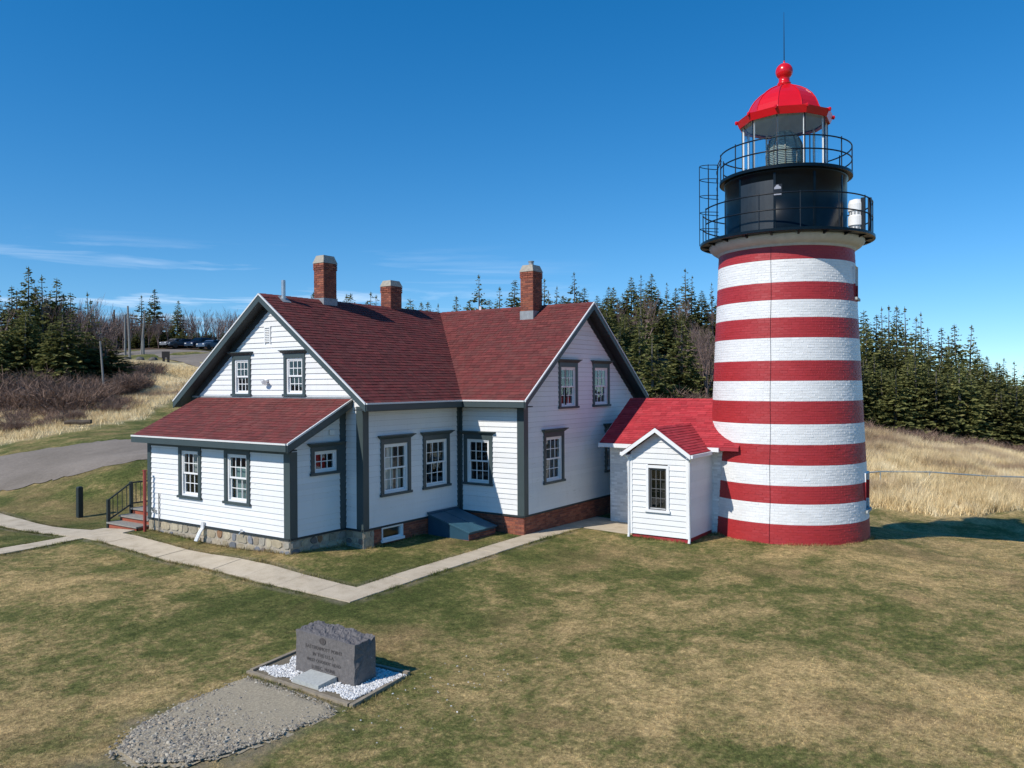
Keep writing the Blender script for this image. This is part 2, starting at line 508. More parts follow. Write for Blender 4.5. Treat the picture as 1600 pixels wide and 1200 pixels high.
def ground_mat():
    m, nt, b = new_mat('lawn_and_meadow')
    p = pos_node(nt)
    z = nt.nodes.new("ShaderNodeSeparateColor"); L(nt, attr(nt, "Zone"), z.inputs[0])
    fine = noise(nt, p, 26, 4, 0.8); grit = noise(nt, p, 7, 5, 0.75)
    lawn = lawn_colour(nt, p)
    mead = mix(nt, 1.0, meadow_colour(nt, p), ramp(nt, grit, [(0.28, 0.45), (0.7, 1.15)]), 'MULTIPLY')
    brush = ramp(nt, grit, [(0.3, (0.045, 0.030, 0.022)), (0.7, (0.125, 0.085, 0.060))])
    c = mix(nt, z.outputs[0], lawn, mead)
    c = mix(nt, z.outputs[2], c, brush)
    dirt = ramp(nt, fine, [(0.3, (0.14, 0.115, 0.085)), (0.7, (0.30, 0.255, 0.19))])
    c = mix(nt, z.outputs[1], c, dirt)
    L(nt, c, b.inputs["Base Color"]); b.inputs["Roughness"].default_value = 0.95
    b.inputs["Specular IOR Level"].default_value = 0.15
    bump(nt, b, mix(nt, 0.5, fine, grit), 0.8, 0.06)
    return m
M['ground'] = ground_mat()
def blade_mat(name, fn, lo, hi):
    m, nt, b = new_mat(name)
    p = pos_node(nt)
    c = mix(nt, 1.0, fn(nt, p), mix(nt, attr(nt), (lo, lo, lo), (hi, hi, hi)), 'MULTIPLY')
    L(nt, c, b.inputs["Base Color"]); b.inputs["Roughness"].default_value = 0.8
    b.inputs["Specular IOR Level"].default_value = 0.2
    return m
M['blade'] = blade_mat('lawn_blades', lawn_colour, 0.7, 1.7)
M['straw'] = blade_mat('dry_meadow_grass', meadow_colour, 0.8, 1.5)
def plant_mat(name, stops, scale=0.5, trans=0.0, rough=0.75):
    m, nt, b = new_mat(name)
    oi = nt.nodes.new("ShaderNodeObjectInfo")
    p = pos_node(nt)
    f = mix(nt, 0.5, noise(nt, p, scale, 4, 0.7), attr(nt))
    c = ramp(nt, f, stops)
    hsv = nt.nodes.new("ShaderNodeHueSaturation")
    mr = nt.nodes.new("ShaderNodeMapRange"); mr.inputs["To Min"].default_value = 0.75; mr.inputs["To Max"].default_value = 1.25
    L(nt, oi.outputs["Random"], mr.inputs["Value"]); L(nt, mr.outputs[0], hsv.inputs["Value"])
    L(nt, c, hsv.inputs["Color"])
    L(nt, hsv.outputs[0], b.inputs["Base Color"]); b.inputs["Roughness"].default_value = rough
    if trans:
        tb = nt.nodes.new("ShaderNodeBsdfTranslucent"); L(nt, hsv.outputs[0], tb.inputs[0])
        ms = nt.nodes.new("ShaderNodeMixShader"); ms.inputs[0].default_value = trans
        L(nt, b.outputs[0], ms.inputs[1]); L(nt, tb.outputs[0], ms.inputs[2])
        L(nt, ms.outputs[0], nt.nodes["Material Output"].inputs["Surface"])
    b.inputs["Specular IOR Level"].default_value = 0.25
    return m
M['needle'] = plant_mat('spruce_needles', [(0.25, (0.070, 0.082, 0.028)), (0.5, (0.150, 0.158, 0.052)), (0.75, (0.27, 0.25, 0.088))], 0.9, trans=0.3)
M['bark'] = plant_mat('grey_bark', [(0.3, (0.07, 0.06, 0.05)), (0.7, (0.21, 0.19, 0.165))], 2.0)
M['twig'] = plant_mat('bare_twigs', [(0.3, (0.115, 0.076, 0.064)), (0.7, (0.30, 0.215, 0.185))], 1.0)
M['shrub'] = plant_mat('reddish_brush', [(0.3, (0.115, 0.073, 0.055)), (0.7, (0.34, 0.225, 0.165))], 0.6)

# ------------------------------------------------------------------ terrain
# heights of the place at surveyed spots (x, y, z), joined by a thin-plate surface
def at_px(px, py, w):
    return CAM + w * (FW + RT * (px - 800) / FPX + UP * (600 - py) / FPX)
def at_w(px, w):
    p = CAM + w * (np.array([FW[0], FW[1], 0]) + np.array([RT[0], RT[1], 0]) * (px - 800) / FPX)
    return float(p[0]), float(p[1])
_cp = [tuple(at_px(*t)) for t in [
    (0, 771, 33), (230, 731, 33), (0, 708, 41), (225, 682, 43), (0, 690, 44.5), (100, 652, 52), (0, 657, 52), (200, 625, 60),
    (280, 602, 68), (60, 628, 60), (150, 606, 66), (240, 572, 90), (180, 553, 115), (260, 549, 118), (330, 549, 120),
    (350, 560, 110), (300, 577, 95), (200, 538, 160), (0, 565, 110), (-300, 610, 80), (-300, 700, 45), (1350, 668, 72),
    (1600, 692, 75), (1360, 748, 44), (1600, 770, 44), (1600, 836, 35.5), (1450, 836, 34), (1480, 858, 25.3), (1600, 851, 25.8),
    (1750, 700, 75), (1750, 775, 44)]]
for px_, w_, z_ in [(600, 70, 2.5), (600, 120, 8), (900, 58, 0.6), (900, 85, 6.5), (1060, 60, 1.6), (1060, 90, 9), (1060, 130, 14),
                    (750, 60, 1.0), (750, 90, 5.5), (450, 60, 2.0), (450, 45, .4), (900, 45, -.6), (1100, 42, -1.2), (1200, 46, -1.4),
                    (1350, 110, 5), (1600, 120, -3), (1750, 120, -6), (1750, 180, -10), (1350, 180, 9), (900, 180, 15), (500, 180, 13),
                    (0, 180, 14), (-300, 160, 12), (-300, 120, 9), (800, 10, -.85), (0, 10, -.8), (1600, 10, -.85), (800, 2, -.85),
                    (0, 17, -.75), (1600, 17, -.9), (800, 16, -.82), (400, 15, -.8), (1200, 18, -.82), (1300, 22.5, -.8), (200, 19, -.62),
                    (-300, 20, -.5), (1900, 25, -1.5), (1900, 16, -1.0), (1240, 23.5, -.76)]:
    _cp.append((*at_w(px_, w_), z_))
_cp += [(-6.4, .7, -.42), (-6.4, 7.3, -.38), (-4.4, 0, -.54), (0, -2.5, -.6), (4.15, -3.4, -.7), (2.2, -6, -.73), (6, -11.3, -.8),
        (8.4, -10, -.85), (3.5, -9, -.76), (-8, -3.1, -.72), (-8, 4, -.62), (-8, 9, -.52), (8, 4, -.5), (2, 9, -.35), (-2, 12, -.3),
        (9, -6, -.9), (-12, 0, -.75), (-11.5, -6.3, -.8), (-4.9, 13.1, -.5), (-2, -1, -.57), (-8, 0, -.68), (-7.2, -1.5, -.66), (-9, 2, -.68),
        (-7.6, 14, -.6), (-10.5, 8.4, -.56)]
for R_ in (400, 900):
    for t_, z_ in zip((-150, -120, -90, -60, -30, 0, 20, 40, 60, 90, 120, 150, 180), (-12, -14, -18, -20, -18, -8, 8, 14, 16, 14, 6, -4, -10)):
        _cp.append((-20 + R_ * math.cos(math.radians(t_)), -16 + R_ * math.sin(math.radians(t_)), z_))
_cp = np.array(_cp)
_X = _cp[:, :2] / 30.0
_n = len(_X)
def _phi(r2): return 0.5 * r2 * np.log(r2 + 1e-9)
_A = np.zeros((_n + 3, _n + 3))
_A[:_n, :_n] = _phi(((_X[:, None] - _X[None]) ** 2).sum(-1)) + np.eye(_n) * 2e-4
_A[:_n, _n] = 1; _A[:_n, _n + 1:] = _X; _A[_n, :_n] = 1; _A[_n + 1:, :_n] = _X.T
_w = np.linalg.solve(_A, np.concatenate([_cp[:, 2], np.zeros(3)]))
def ground(x, y):
    x = np.asarray(x, float); y = np.asarray(y, float)
    Q = np.stack([x.ravel(), y.ravel()], -1) / 30.0
    out = np.empty(len(Q))
    for i in range(0, len(Q), 20000):
        q = Q[i:i + 20000]
        out[i:i + 20000] = _phi(((q[:, None] - _X[None]) ** 2).sum(-1)) @ _w[:_n] + _w[_n] + q @ _w[_n + 1:]
    return out.reshape(x.shape)
def gz(x, y): return float(ground(np.array([x]), np.array([y]))[0])

def view_coords(x, y):
    """distance ahead of the camera and bearing column (1600 px frame) of ground points; used to lay out zones"""
    dx, dy = x - CAM[0], y - CAM[1]
    w = dx * FW[0] + dy * FW[1]
    l = dx * RT[0] + dy * RT[1]
    return w, l

def vnoise(x, y, s, seed=0):
    """smooth value noise, numpy"""
    x = x / s + seed * 17.3; y = y / s + seed * 9.1
    xi = np.floor(x); yi = np.floor(y); fx = x - xi; fy = y - yi
    fx = fx * fx * (3 - 2 * fx); fy = fy * fy * (3 - 2 * fy)
    h = lambda a, b: np.modf(np.abs(np.sin(a * 127.1 + b * 311.7) * 43758.5453))[0]
    return (h(xi, yi) * (1 - fx) + h(xi + 1, yi) * fx) * (1 - fy) + (h(xi, yi + 1) * (1 - fx) + h(xi + 1, yi + 1) * fx) * fy

def sstep(a, b, t):
    t = np.clip((t - a) / (b - a), 0, 1)
    return t * t * (3 - 2 * t)

def zones(x, y):
    w, l = view_coords(x, y)
    px = 800 + FPX * l / np.maximum(w, 1)
    jig = (vnoise(x, y, 3.0, 1) - .5) * 3 + (vnoise(x, y, 0.9, 2) - .5) * 1.2
    # dry meadow right of the lighthouse and up the slope on the left
    right = sstep(38.2, 39.8, w + jig * .8 + (px - 1480) * -.006) * sstep(6, 10, l)
    lefte = 45.5 + np.clip((px - 60) * .035, -3, 9) + np.clip(px - 225, 0, 200) * .16
    left = sstep(-1.0, 1.5, w + jig - lefte) * sstep(-5, -9, l)
    mead = np.clip(right + left, 0, 1) * (1 - sstep(100, 108, w) * sstep(-5, -9, l))
    # brush and woodland floor
    br = sstep(61, 66, w + jig * 1.5) * sstep(4, 8, l) + sstep(57, 63, w + jig * 1.5 + (80 - px) * .03) * sstep(-5, -9, l) * (1 - sstep(150, 215, px))
    br += sstep(50, 56, w) * sstep(-9, -5, l) * sstep(8, 4, l) + sstep(122, 126, w)
    # bare soil beside the paths
    e1 = np.minimum(np.abs(x + 8.12), np.abs(x + 7.13)) + 10 * ((y < -3.3) | (y > 20))
    e2 = np.minimum(np.abs(y + 3.27), np.abs(y + 2.5)) + 10 * ((x < -8.1) | (x > 3))
    e3 = np.minimum(np.abs(y - 7.9), np.abs(y - 8.9)) + 10 * (x > -8.1)
    e = np.minimum(np.minimum(e1, e2), e3)
    dirt = sstep(.22, .03, e + (vnoise(x, y, .35, 3) - .3) * .22) * .75
    # worn ground round the gravel patch
    gp = np.hypot((x + 13.3) / 2.1, (y + 6.2) / 1.5)
    dirt = np.maximum(dirt, sstep(1.0, .75, gp + (vnoise(x, y, .4, 4) - .5) * .4) * .6)
    return mead, dirt, np.clip(br, 0, 1), w, l

def build_ground():
    N = 440
    u = np.linspace(-1, 1, N) * math.asinh(1300 / 8.0)
    ax = -7.0 + 8.0 * np.sinh(u)
    ay = -3.0 + 8.0 * np.sinh(u)
    X, Y = np.meshgrid(ax, ay, indexing='ij')
    Z = ground(X, Y)
    mead, dirt, br, w, l = zones(X, Y)
    near = sstep(20, 45, np.hypot(X + 3, Y))
    Z = Z + (vnoise(X, Y, 1.7, 5) - .5) * (.03 + .22 * near) * 1.0 + (vnoise(X, Y, 6, 6) - .5) * .5 * near
    me = bpy.data.meshes.new("ground")
    idx = np.arange(N * N).reshape(N, N)
    F = np.stack([idx[:-1, :-1], idx[1:, :-1], idx[1:, 1:], idx[:-1, 1:]], -1).reshape(-1, 4)
    V = np.stack([X, Y, Z], -1).reshape(-1, 3)
    me.vertices.add(len(V)); me.vertices.foreach_set("co", V.ravel())
    me.loops.add(F.size); me.loops.foreach_set("vertex_index", F.ravel().astype(np.int32))
    me.polygons.add(len(F)); me.polygons.foreach_set("loop_start", np.arange(0, F.size, 4, dtype=np.int32))
    me.update(calc_edges=True); me.validate()
    at = me.attributes.new("Zone", 'FLOAT_COLOR', 'POINT')
    colr = np.stack([mead, dirt, br, np.ones_like(br)], -1).reshape(-1, 4)
    at.data.foreach_set("color", colr.astype(np.float32).ravel())
    me.polygons.foreach_set("use_smooth", np.ones(len(F), bool))
    me.materials.append(M['ground'])
    tag(link("ground", me), kind="structure")
build_ground()

# gravel road from the left, bending behind the house up to the car park
def build_road():
    key = [(-500, 33), (-250, 34.6), (0, 36.9), (120, 37.6), (230, 38.4), (330, 41), (395, 48), (418, 60), (402, 78), (372, 94), (335, 106), (262, 116.5), (160, 118), (40, 125), (-100, 135)]
    hw = [3.6, 3.7, 3.9, 4.2, 4.4, 4.2, 3.6, 3.4, 3.4, 3.4, 4.0, 5.5, 4.5, 3.0, 3.0]
    pts = [Vector((*at_w(*k), 0)) for k in key]
    P, H = [], []
    for i in range(len(pts) - 1):
        p0, p1, p2, p3 = pts[max(i - 1, 0)], pts[i], pts[i + 1], pts[min(i + 2, len(pts) - 1)]
        for s in range(14):
            t = s / 14
            P.append(0.5 * ((2 * p1) + (p2 - p0) * t + (2 * p0 - 5 * p1 + 4 * p2 - p3) * t * t + (3 * p1 - p0 - 3 * p2 + p3) * t ** 3))
            H.append(hw[i] * (1 - t) + hw[i + 1] * t)
    n, k = len(P), 9
    XY = np.zeros((n, k, 2))
    for i, p in enumerate(P):
        d = (P[min(i + 1, n - 1)] - P[max(i - 1, 0)]).normalized(); s = Vector((-d.y, d.x, 0))
        for j in range(k):
            f = (j / (k - 1)) * 2 - 1
            h = H[i] * f
            if j in (0, k - 1): h += (rnd.random() - .5) * .5
            XY[i, j] = (p.x + s.x * h, p.y + s.y * h)
    Z = ground(XY[..., 0], XY[..., 1])
    fall = np.array([0.0 if j in (0, k - 1) else .10 for j in range(k)])
    Z = Z + fall[None, :] + .02
    mb = MB()
    mb.v = np.concatenate([XY, Z[..., None]], -1).reshape(-1, 3).tolist()
    for i in range(n - 1):
        for j in range(k - 1):
            mb.f.append((i * k + j, i * k + j + 1, (i + 1) * k + j + 1, (i + 1) * k + j)); mb.c.append(None)
    tag(mb.build("gravel_road", M['road'], smooth=True), kind="structure")
build_road()

# concrete paths: bedding sheet with separate slabs on it
def path(name, rects, skip=None):
    bed = MB()
    par = None
    slabs = []
    for (x0, x1, y0, y1, along, step) in rects:
        n = max(1, round((x1 - x0 if along == 'x' else y1 - y0) / step))
        for i in range(n):
            if along == 'x': c = (x0 + (x1 - x0) * i / n, x0 + (x1 - x0) * (i + 1) / n, y0, y1)
            else: c = (x0, x1, y0 + (y1 - y0) * i / n, y0 + (y1 - y0) * (i + 1) / n)
            zc = [gz(c[a], c[b]) for a, b in ((0, 2), (1, 2), (1, 3), (0, 3))]
            P = [(c[0], c[2]), (c[1], c[2]), (c[1], c[3]), (c[0], c[3])]
            bed.quad(*[(p[0], p[1], z + .014) for p, z in zip(P, zc)])
            slabs.append((c, zc))
    par = tag(bed.build(name, M['mortar']), kind="structure")
    for c, zc in slabs:
        mb = MB(); g = .007
        t = .030 + rnd.uniform(-.005, .005)
        P = [(c[0] + g, c[2] + g), (c[1] - g, c[2] + g), (c[1] - g, c[3] - g), (c[0] + g, c[3] - g)]
        P = [(p[0] + rnd.uniform(-.006, .006), p[1] + rnd.uniform(-.006, .006)) for p in P]
        top = [z + t for z in zc]
        mb.hexa([(p[0], p[1], z - .05) for p, z in zip(P, zc)] + [(p[0] + (.004 if k in (0, 3) else -.004), p[1], z) for k, (p, z) in enumerate(zip(P, top))])
        mb.build("slab", M['concrete'], par)
    return par
path("concrete_path", [(-8.09, -7.18, -3.25, 19.0, 'y', 1.22), (-7.18, 4.6, -3.25, -2.54, 'x', 1.2),
                       (-17.0, -8.09, 7.95, 8.80, 'x', 1.2), (-7.18, -6.78, 7.42, 9.2, 'y', .9), (2.35, 4.12, -5.05, -3.25, 'x', .9)])

# ------------------------------------------------------------------ keeper's house
S_, L_, He, D_, e_, Wl = 2.5, 4.399, 3.368, 2.007, 0.695, 6.588
W1, W2, Hr, ze, oh, ro = 8.0, 7.75, 6.878, 3.565, 0.361, 0.486
LF = -L_ - D_
ZV = Vector((0, 0, 1))
house = empty("keepers_house", (0.0, 0.0, -0.6), "white clapboard keeper's house with maroon shingle roof and three brick chimneys", "house")

WALLS = {
    'face_a': (Vector((-L_, 0, 0)), Vector((0, 1, 0)), Vector((-1, 0, 0))),
    'side': (Vector((0, 0, 0)), Vector((1, 0, 0)), Vector((0, -1, 0))),
    'short': (Vector((0, 0, 0)), Vector((0, 1, 0)), Vector((-1, 0, 0))),
    'gable2': (Vector((0, -S_, 0)), Vector((1, 0, 0)), Vector((0, -1, 0))),
    'lean_front': (Vector((LF, 0, 0)), Vector((0, 1, 0)), Vector((-1, 0, 0))),
    'lean_side': (Vector((0, e_, 0)), Vector((1, 0, 0)), Vector((0, -1, 0))),
}

def wp(fr, u, z, n=0.0):
    O, U, N = fr
    return O + U * u + ZV * z + N * n

def cut(iv, holes, z0, z1):
    """remove hole spans from a list of (u0b,u1b,u0t,u1t) trapezoids"""
    out = [iv]
    for (h0, h1, hz0, hz1) in holes:
        if min(z1, hz1) - max(z0, hz0) < 0.3 * (z1 - z0):
            continue
        nxt = []
        for (a, b, c, d) in out:
            if h1 <= min(a, c) or h0 >= max(b, d):
                nxt.append((a, b, c, d)); continue
            if h0 > min(a, c) + .01: nxt.append((a, min(b, h0), c, min(d, h0)))
            if h1 < max(b, d) - .01: nxt.append((max(a, h1), b, max(c, h1), d))
        out = nxt
    return out

def clap_wall(thing, name, fr, z0, z1, span, holes, mat, expo=0.16, core_mat=None, label=None, hole_pad=.05):
    core = MB(); boards = []
    hs = [(h[0] + hole_pad, h[1] - hole_pad, h[2] + .03, h[3] - .03) for h in holes]
    n = max(1, round((z1 - z0) / expo))
    for i in range(n):
        a, b = z0 + (z1 - z0) * i / n, z0 + (z1 - z0) * (i + 1) / n
        s0, s1 = span(a), span(b)
        if s0[1] - s0[0] < .04: continue
        if s1[1] - s1[0] < 0: s1 = ((s1[0] + s1[1]) / 2,) * 2
        for (p, q, r, s) in cut((s0[0], s0[1], s1[0], s1[1]), hs, a, b):
            core.quad(wp(fr, p, a), wp(fr, q, a), wp(fr, s, b), wp(fr, r, b))
            boards.append((p, q, r, s, a, b))
    w = core.build(name, core_mat or M['siding_gap'], thing)
    for (p, q, r, s, a, b) in boards:
        mb = MB()
        j = rnd.uniform(-.0015, .0015); t0 = .027 + rnd.uniform(-.002, .003)
        lo = a + .006 + j
        mb.hexa([wp(fr, p, lo, .001), wp(fr, q, lo, .001), wp(fr, q, lo, t0), wp(fr, p, lo, t0),
                 wp(fr, r, b, .001), wp(fr, s, b, .001), wp(fr, s, b, .005), wp(fr, r, b, .005)])
        mb.build("clapboard", mat, w)
    return w

def window(thing, fr, u0, u1, z0, z1, hood=True, cols=3, rows=2, double=True, casing=None, frame=None, cw=.125, head=.15,
           curtain=None, sill=True, slim=1.0, muntin=None):
    casing = casing or M['trim']; frame = frame or M['white_trim']
    O, U, N = fr
    mb = MB()
    B = lambda m, a, b, c, d, n0, n1: m.obox(O, U, ZV, N, a, b, c, d, n0, n1)
    B(mb, u0, u0 + cw, z0, z1, -.10, .050); B(mb, u1 - cw, u1, z0, z1, -.10, .050)
    B(mb, u0 + cw, u1 - cw, z1 - head, z1, -.10, .048)
    if sill:
        B(mb, u0 - .035, u1 + .035, z0 - .06, z0 + .012, -.10, .085)
    w = mb.build("window", casing, thing)
    if hood:
        h = MB(); a, b = u0 - .02, u1 + .02
        h.hexa([wp(fr, a, z1, 0.002), wp(fr, b, z1, 0.002), wp(fr, b, z1, .055), wp(fr, a, z1, .055),
                wp(fr, a - .085, z1 + .085, 0.002), wp(fr, b + .085, z1 + .085, 0.002), wp(fr, b + .085, z1 + .085, .145), wp(fr, a - .085, z1 + .085, .145)])
        B(h, a - .1, b + .1, z1 + .085, z1 + .112, .002, .16)
        h.build("hood", casing, w)
    iu0, iu1, iz0, iz1 = u0 + cw, u1 - cw, z0 + .012, z1 - head
    fm = MB(); f = .055 * slim
    B(fm, iu0, iu0 + f, iz0, iz1, -.12, .012); B(fm, iu1 - f, iu1, iz0, iz1, -.12, .012)
    B(fm, iu0 + f, iu1 - f, iz1 - f, iz1, -.12, .010); B(fm, iu0 + f, iu1 - f, iz0, iz0 + f * .9, -.12, .016)
    fm.build("frame", frame, w)
    iu0 += f; iu1 -= f; iz0 += f * .9; iz1 -= f
    zm = (iz0 + iz1) / 2
    sashes = [(zm - .02, iz1, -.045), (iz0, zm + .02, -.085)] if double else [(iz0, iz1, -.06)]
    for (a, b, n0) in sashes:
        sm = MB(); st = .045 * slim; rl = .05 * slim
        B(sm, iu0, iu0 + st, a, b, n0, n0 + .034); B(sm, iu1 - st, iu1, a, b, n0, n0 + .034)
        B(sm, iu0 + st, iu1 - st, b - rl * .85, b, n0, n0 + .033); B(sm, iu0 + st, iu1 - st, a, a + rl, n0, n0 + .033)
        gu0, gu1, gz0, gz1 = iu0 + st, iu1 - st, a + rl, b - rl * .85
        mw = .022
        for k in range(1, cols):
            c = gu0 + (gu1 - gu0) * k / cols
            B(sm, c - mw / 2, c + mw / 2, gz0, gz1, n0 + .008, n0 + .030)
        for k in range(1, rows):
            c = gz0 + (gz1 - gz0) * k / rows
            B(sm, gu0, gu1, c - mw / 2, c + mw / 2, n0 + .009, n0 + .0285)
        sm.build("sash", frame, w)
        pw, ph = (gu1 - gu0) / cols, (gz1 - gz0) / rows
        for k in range(cols):
            for r in range(rows):
                pm = MB()
                a0, b0 = gu0 + pw * k, gz0 + ph * r
                tl = [rnd.uniform(-.0012, .0012) for _ in range(3)]
                pq = [wp(fr, a0, b0, n0 + .015 + tl[0]), wp(fr, a0 + pw, b0, n0 + .015 + tl[1]), wp(fr, a0 + pw, b0 + ph, n0 + .015 + tl[1] + tl[2]), wp(fr, a0, b0 + ph, n0 + .015 + tl[0] + tl[2])]
                pm.quad(*(pq if U.cross(ZV).dot(N) > 0 else pq[::-1]))
                pm.build("pane", M['glass'], w)
    if curtain:
        for (f0, f1, g0, g1, mat) in curtain:
            cm = MB(); n = 14
            for k in range(n):
                t0, t1 = f0 + (f1 - f0) * k / n, f0 + (f1 - f0) * (k + 1) / n
                d0, d1 = -.18 + .015 * math.sin(k * 2.1), -.18 + .015 * math.sin((k + 1) * 2.1)
                a0, a1 = iu0 + (iu1 - iu0) * t0, iu0 + (iu1 - iu0) * t1
                cm.quad(wp(fr, a0, iz0 + (iz1 - iz0) * g0, d0), wp(fr, a1, iz0 + (iz1 - iz0) * g0, d1), wp(fr, a1, iz0 + (iz1 - iz0) * g1, d1), wp(fr, a0, iz0 + (iz1 - iz0) * g1, d0))
            cm.build("curtain", mat, w)
    return w

def board(thing, name, fr, u0, u1, z0, z1, n0, n1, mat):
    mb = MB(); O, U, N = fr
    mb.obox(O, U, ZV, N, u0, u1, z0, z1, n0, n1)
    return mb.build(name, mat, thing)

# window rectangles (outer casing): u0, u1, z0, z1
win = {
    'lean_front': [(4.55, 5.65, .80, 2.30), (2.32, 3.45, .80, 2.30)],
    'lean_side': [(-5.71, -4.63, 1.66, 2.38)],
    'side': [(-3.72, -2.43, .90, 2.50), (-1.86, -.57, .90, 2.50)],
    'short': [(-1.33, -.19, .90, 2.46)],
    'gable2': [(1.12, 2.38, .90, 2.50), (2.08, 3.32, 3.30, 4.78), (4.40, 5.66, 3.30, 4.78), (5.29, 6.5, .90, 2.50)],
    'face_a': [(4.86, 5.78, 3.80, 5.03), (2.34, 3.29, 3.80, 5.03)],
}
def gab1(z):      # gable outline of the front wing under the frieze
    h = max(0.0, (Hr - .50 - z) / .7385)
    return (max(0.0, W1 / 2 - h), min(W1, W1 / 2 + h))
def gab2(z):
    h = max(0.0, (Hr - .50 - z) / .76)
    return (max(0.0, W2 / 2 - h), min(W2, W2 / 2 + h))
zl_top = lambda u: 2.30 + (u - LF) * (3.60 - 2.42) / D_       # underside line of the lean-to roof along its side wall
clap_wall(house, "lean_to_front_wall", WALLS['lean_front'], 0, 2.33, lambda z: (e_, e_ + Wl), win['lean_front'], M['white'])
def lean_span(z):
    u = LF if z <= 2.30 else LF + (z - 2.30) / ((3.60 - 2.42) / D_)
    return (min(u, -L_), -L_)
clap_wall(house, "lean_to_side_wall", WALLS['lean_side'], 0, 3.45, lean_span, win['lean_side'], M['white'])
clap_wall(house, "front_wing_lower_wall", WALLS['face_a'], 0, 3.60, lambda z: (0, e_) if z < 3.37 else (gab1(z)[0], e_ + .4), [], M['white'])
clap_wall(house, "front_gable_wall", WALLS['face_a'], 3.60, Hr - .50, gab1, win['face_a'], M['white'])
clap_wall(house, "side_wall", WALLS['side'], 0, He, lambda z: (-L_, 0), win['side'], M['white'])
clap_wall(house, "short_wall", WALLS['short'], 0, He, lambda z: (-S_, 0), win['short'], M['white'])
clap_wall(house, "right_gable_wall", WALLS['gable2'], 0, Hr - .50, lambda z: (0, W2) if z < 3.37 else gab2(z), win['gable2'], M['white'])
# plain walls on the far sides
mb = MB()
mb.quad((-L_, e_ + Wl, 0), (-L_, e_ + Wl, 3.5), (LF, e_ + Wl, 2.3), (LF, e_ + Wl, 0))
mb.quad((-L_, W1, -.4), (W2, W1, -.4), (W2, W1, 3.7), (-L_, W1, 3.7))
mb.quad((-L_, e_ + Wl, -.4), (-L_, W1, -.4), (-L_, W1, 3.6), (-L_, e_ + Wl, 3.6))
mb.quad((W2, -S_, -.6), (W2, W1, -.6), (W2, W1, 3.7), (W2, -S_, 3.7))
mb.build("back_wall", M['white'], house)
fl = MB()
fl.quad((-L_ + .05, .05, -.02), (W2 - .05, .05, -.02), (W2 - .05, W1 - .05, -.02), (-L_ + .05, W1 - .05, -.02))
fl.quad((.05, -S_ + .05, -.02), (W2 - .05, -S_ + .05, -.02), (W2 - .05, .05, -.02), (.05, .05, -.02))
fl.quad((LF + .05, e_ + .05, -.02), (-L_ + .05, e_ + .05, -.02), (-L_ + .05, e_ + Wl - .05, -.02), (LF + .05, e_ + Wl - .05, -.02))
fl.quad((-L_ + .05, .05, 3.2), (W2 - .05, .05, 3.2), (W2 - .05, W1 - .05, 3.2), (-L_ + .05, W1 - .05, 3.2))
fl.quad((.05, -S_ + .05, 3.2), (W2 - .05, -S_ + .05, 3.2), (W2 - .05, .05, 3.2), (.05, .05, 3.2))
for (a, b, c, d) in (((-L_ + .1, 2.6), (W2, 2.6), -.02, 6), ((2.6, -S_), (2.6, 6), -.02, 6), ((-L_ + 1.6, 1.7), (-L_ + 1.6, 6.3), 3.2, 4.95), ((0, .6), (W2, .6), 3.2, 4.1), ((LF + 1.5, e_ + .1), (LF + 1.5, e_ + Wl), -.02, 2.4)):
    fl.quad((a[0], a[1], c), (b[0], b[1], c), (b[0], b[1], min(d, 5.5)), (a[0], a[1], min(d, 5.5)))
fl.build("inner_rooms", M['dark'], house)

for k in win['lean_front']:
    pass
window(house, WALLS['lean_front'], *win['lean_front'][0], hood=False, curtain=[(.40, .62, .52, 1.0, M['curtain'])])
window(house, WALLS['lean_front'], *win['lean_front'][1], hood=False, curtain=[(.35, 1.0, 0, .75, M['teal_curtain']), (.45, .6, 0, .5, M['curtain'])])
wl_ = window(house, WALLS['lean_side'], *win['lean_side'][0], cols=3, rows=2, double=False, head=.12)
mb = MB(); mb.obox(*[WALLS['lean_side'][0], WALLS['lean_side'][1], ZV, WALLS['lean_side'][2]], -5.50, -5.26, 1.80, 2.20, -.20, -.17)
mb.build("shutter", M['red_thing'], wl_)
window(house, WALLS['side'], *win['side'][0], curtain=[(0, .62, 0, .75, M['curtain']), (.30, .62, .75, 1, M['curtain']), (.72, .95, 0, .45, M['curtain'])])
window(house, WALLS['side'], *win['side'][1], curtain=[(0, .10, .45, .62, M['curtain'])])
window(house, WALLS['short'], *win['short'][0])
for k in range(4):
    window(house, WALLS['gable2'], *win['gable2'][k], curtain=[(.1, .55, .0, .2, M['curtain'])] if k == 1 else None)
for k in range(2):
    window(house, WALLS['face_a'], *win['face_a'][k], hood=True, cw=.105, head=.13)

# corner boards, friezes and water tables
T = M['trim']
cb = .205
board(house, "corner_board", WALLS['lean_front'], e_, e_ + cb, 0, 2.33, .001, .040, T)
board(house, "corner_board", WALLS['lean_front'], e_ + Wl - .17, e_ + Wl, 0, 2.33, .001, .040, T)
board(house, "corner_board", WALLS['lean_side'], LF - .041, LF + .215, 0, 2.30, .001, .041, T)
board(house, "corner_board", WALLS['lean_side'], -L_ - .235, -L_, 0, 3.28, .001, .039, T)
board(house, "corner_board", WALLS['face_a'], 0, .22, 0, He + .1, .001, .040, T)
board(house, "corner_board", WALLS['side'], -L_ - .041, -L_ + .19, 0, He, .001, .041, T)
board(house, "corner_board", WALLS['side'], -.165, 0, 0, He, .001, .040, T)
board(house, "corner_board", WALLS['short'], -.041 - .09, -.041, 0, He, .001, .040, T)
board(house, "corner_board", WALLS['short'], -S_, -S_ + .215, 0, He, .001, .040, T)
board(house, "corner_board", WALLS['gable2'], -.041, .20, 0, 3.45, .001, .041, T)
board(house, "frieze_board", WALLS['side'], -L_ + .19, -.165, He - .05, He + .1, .001, .036, T)
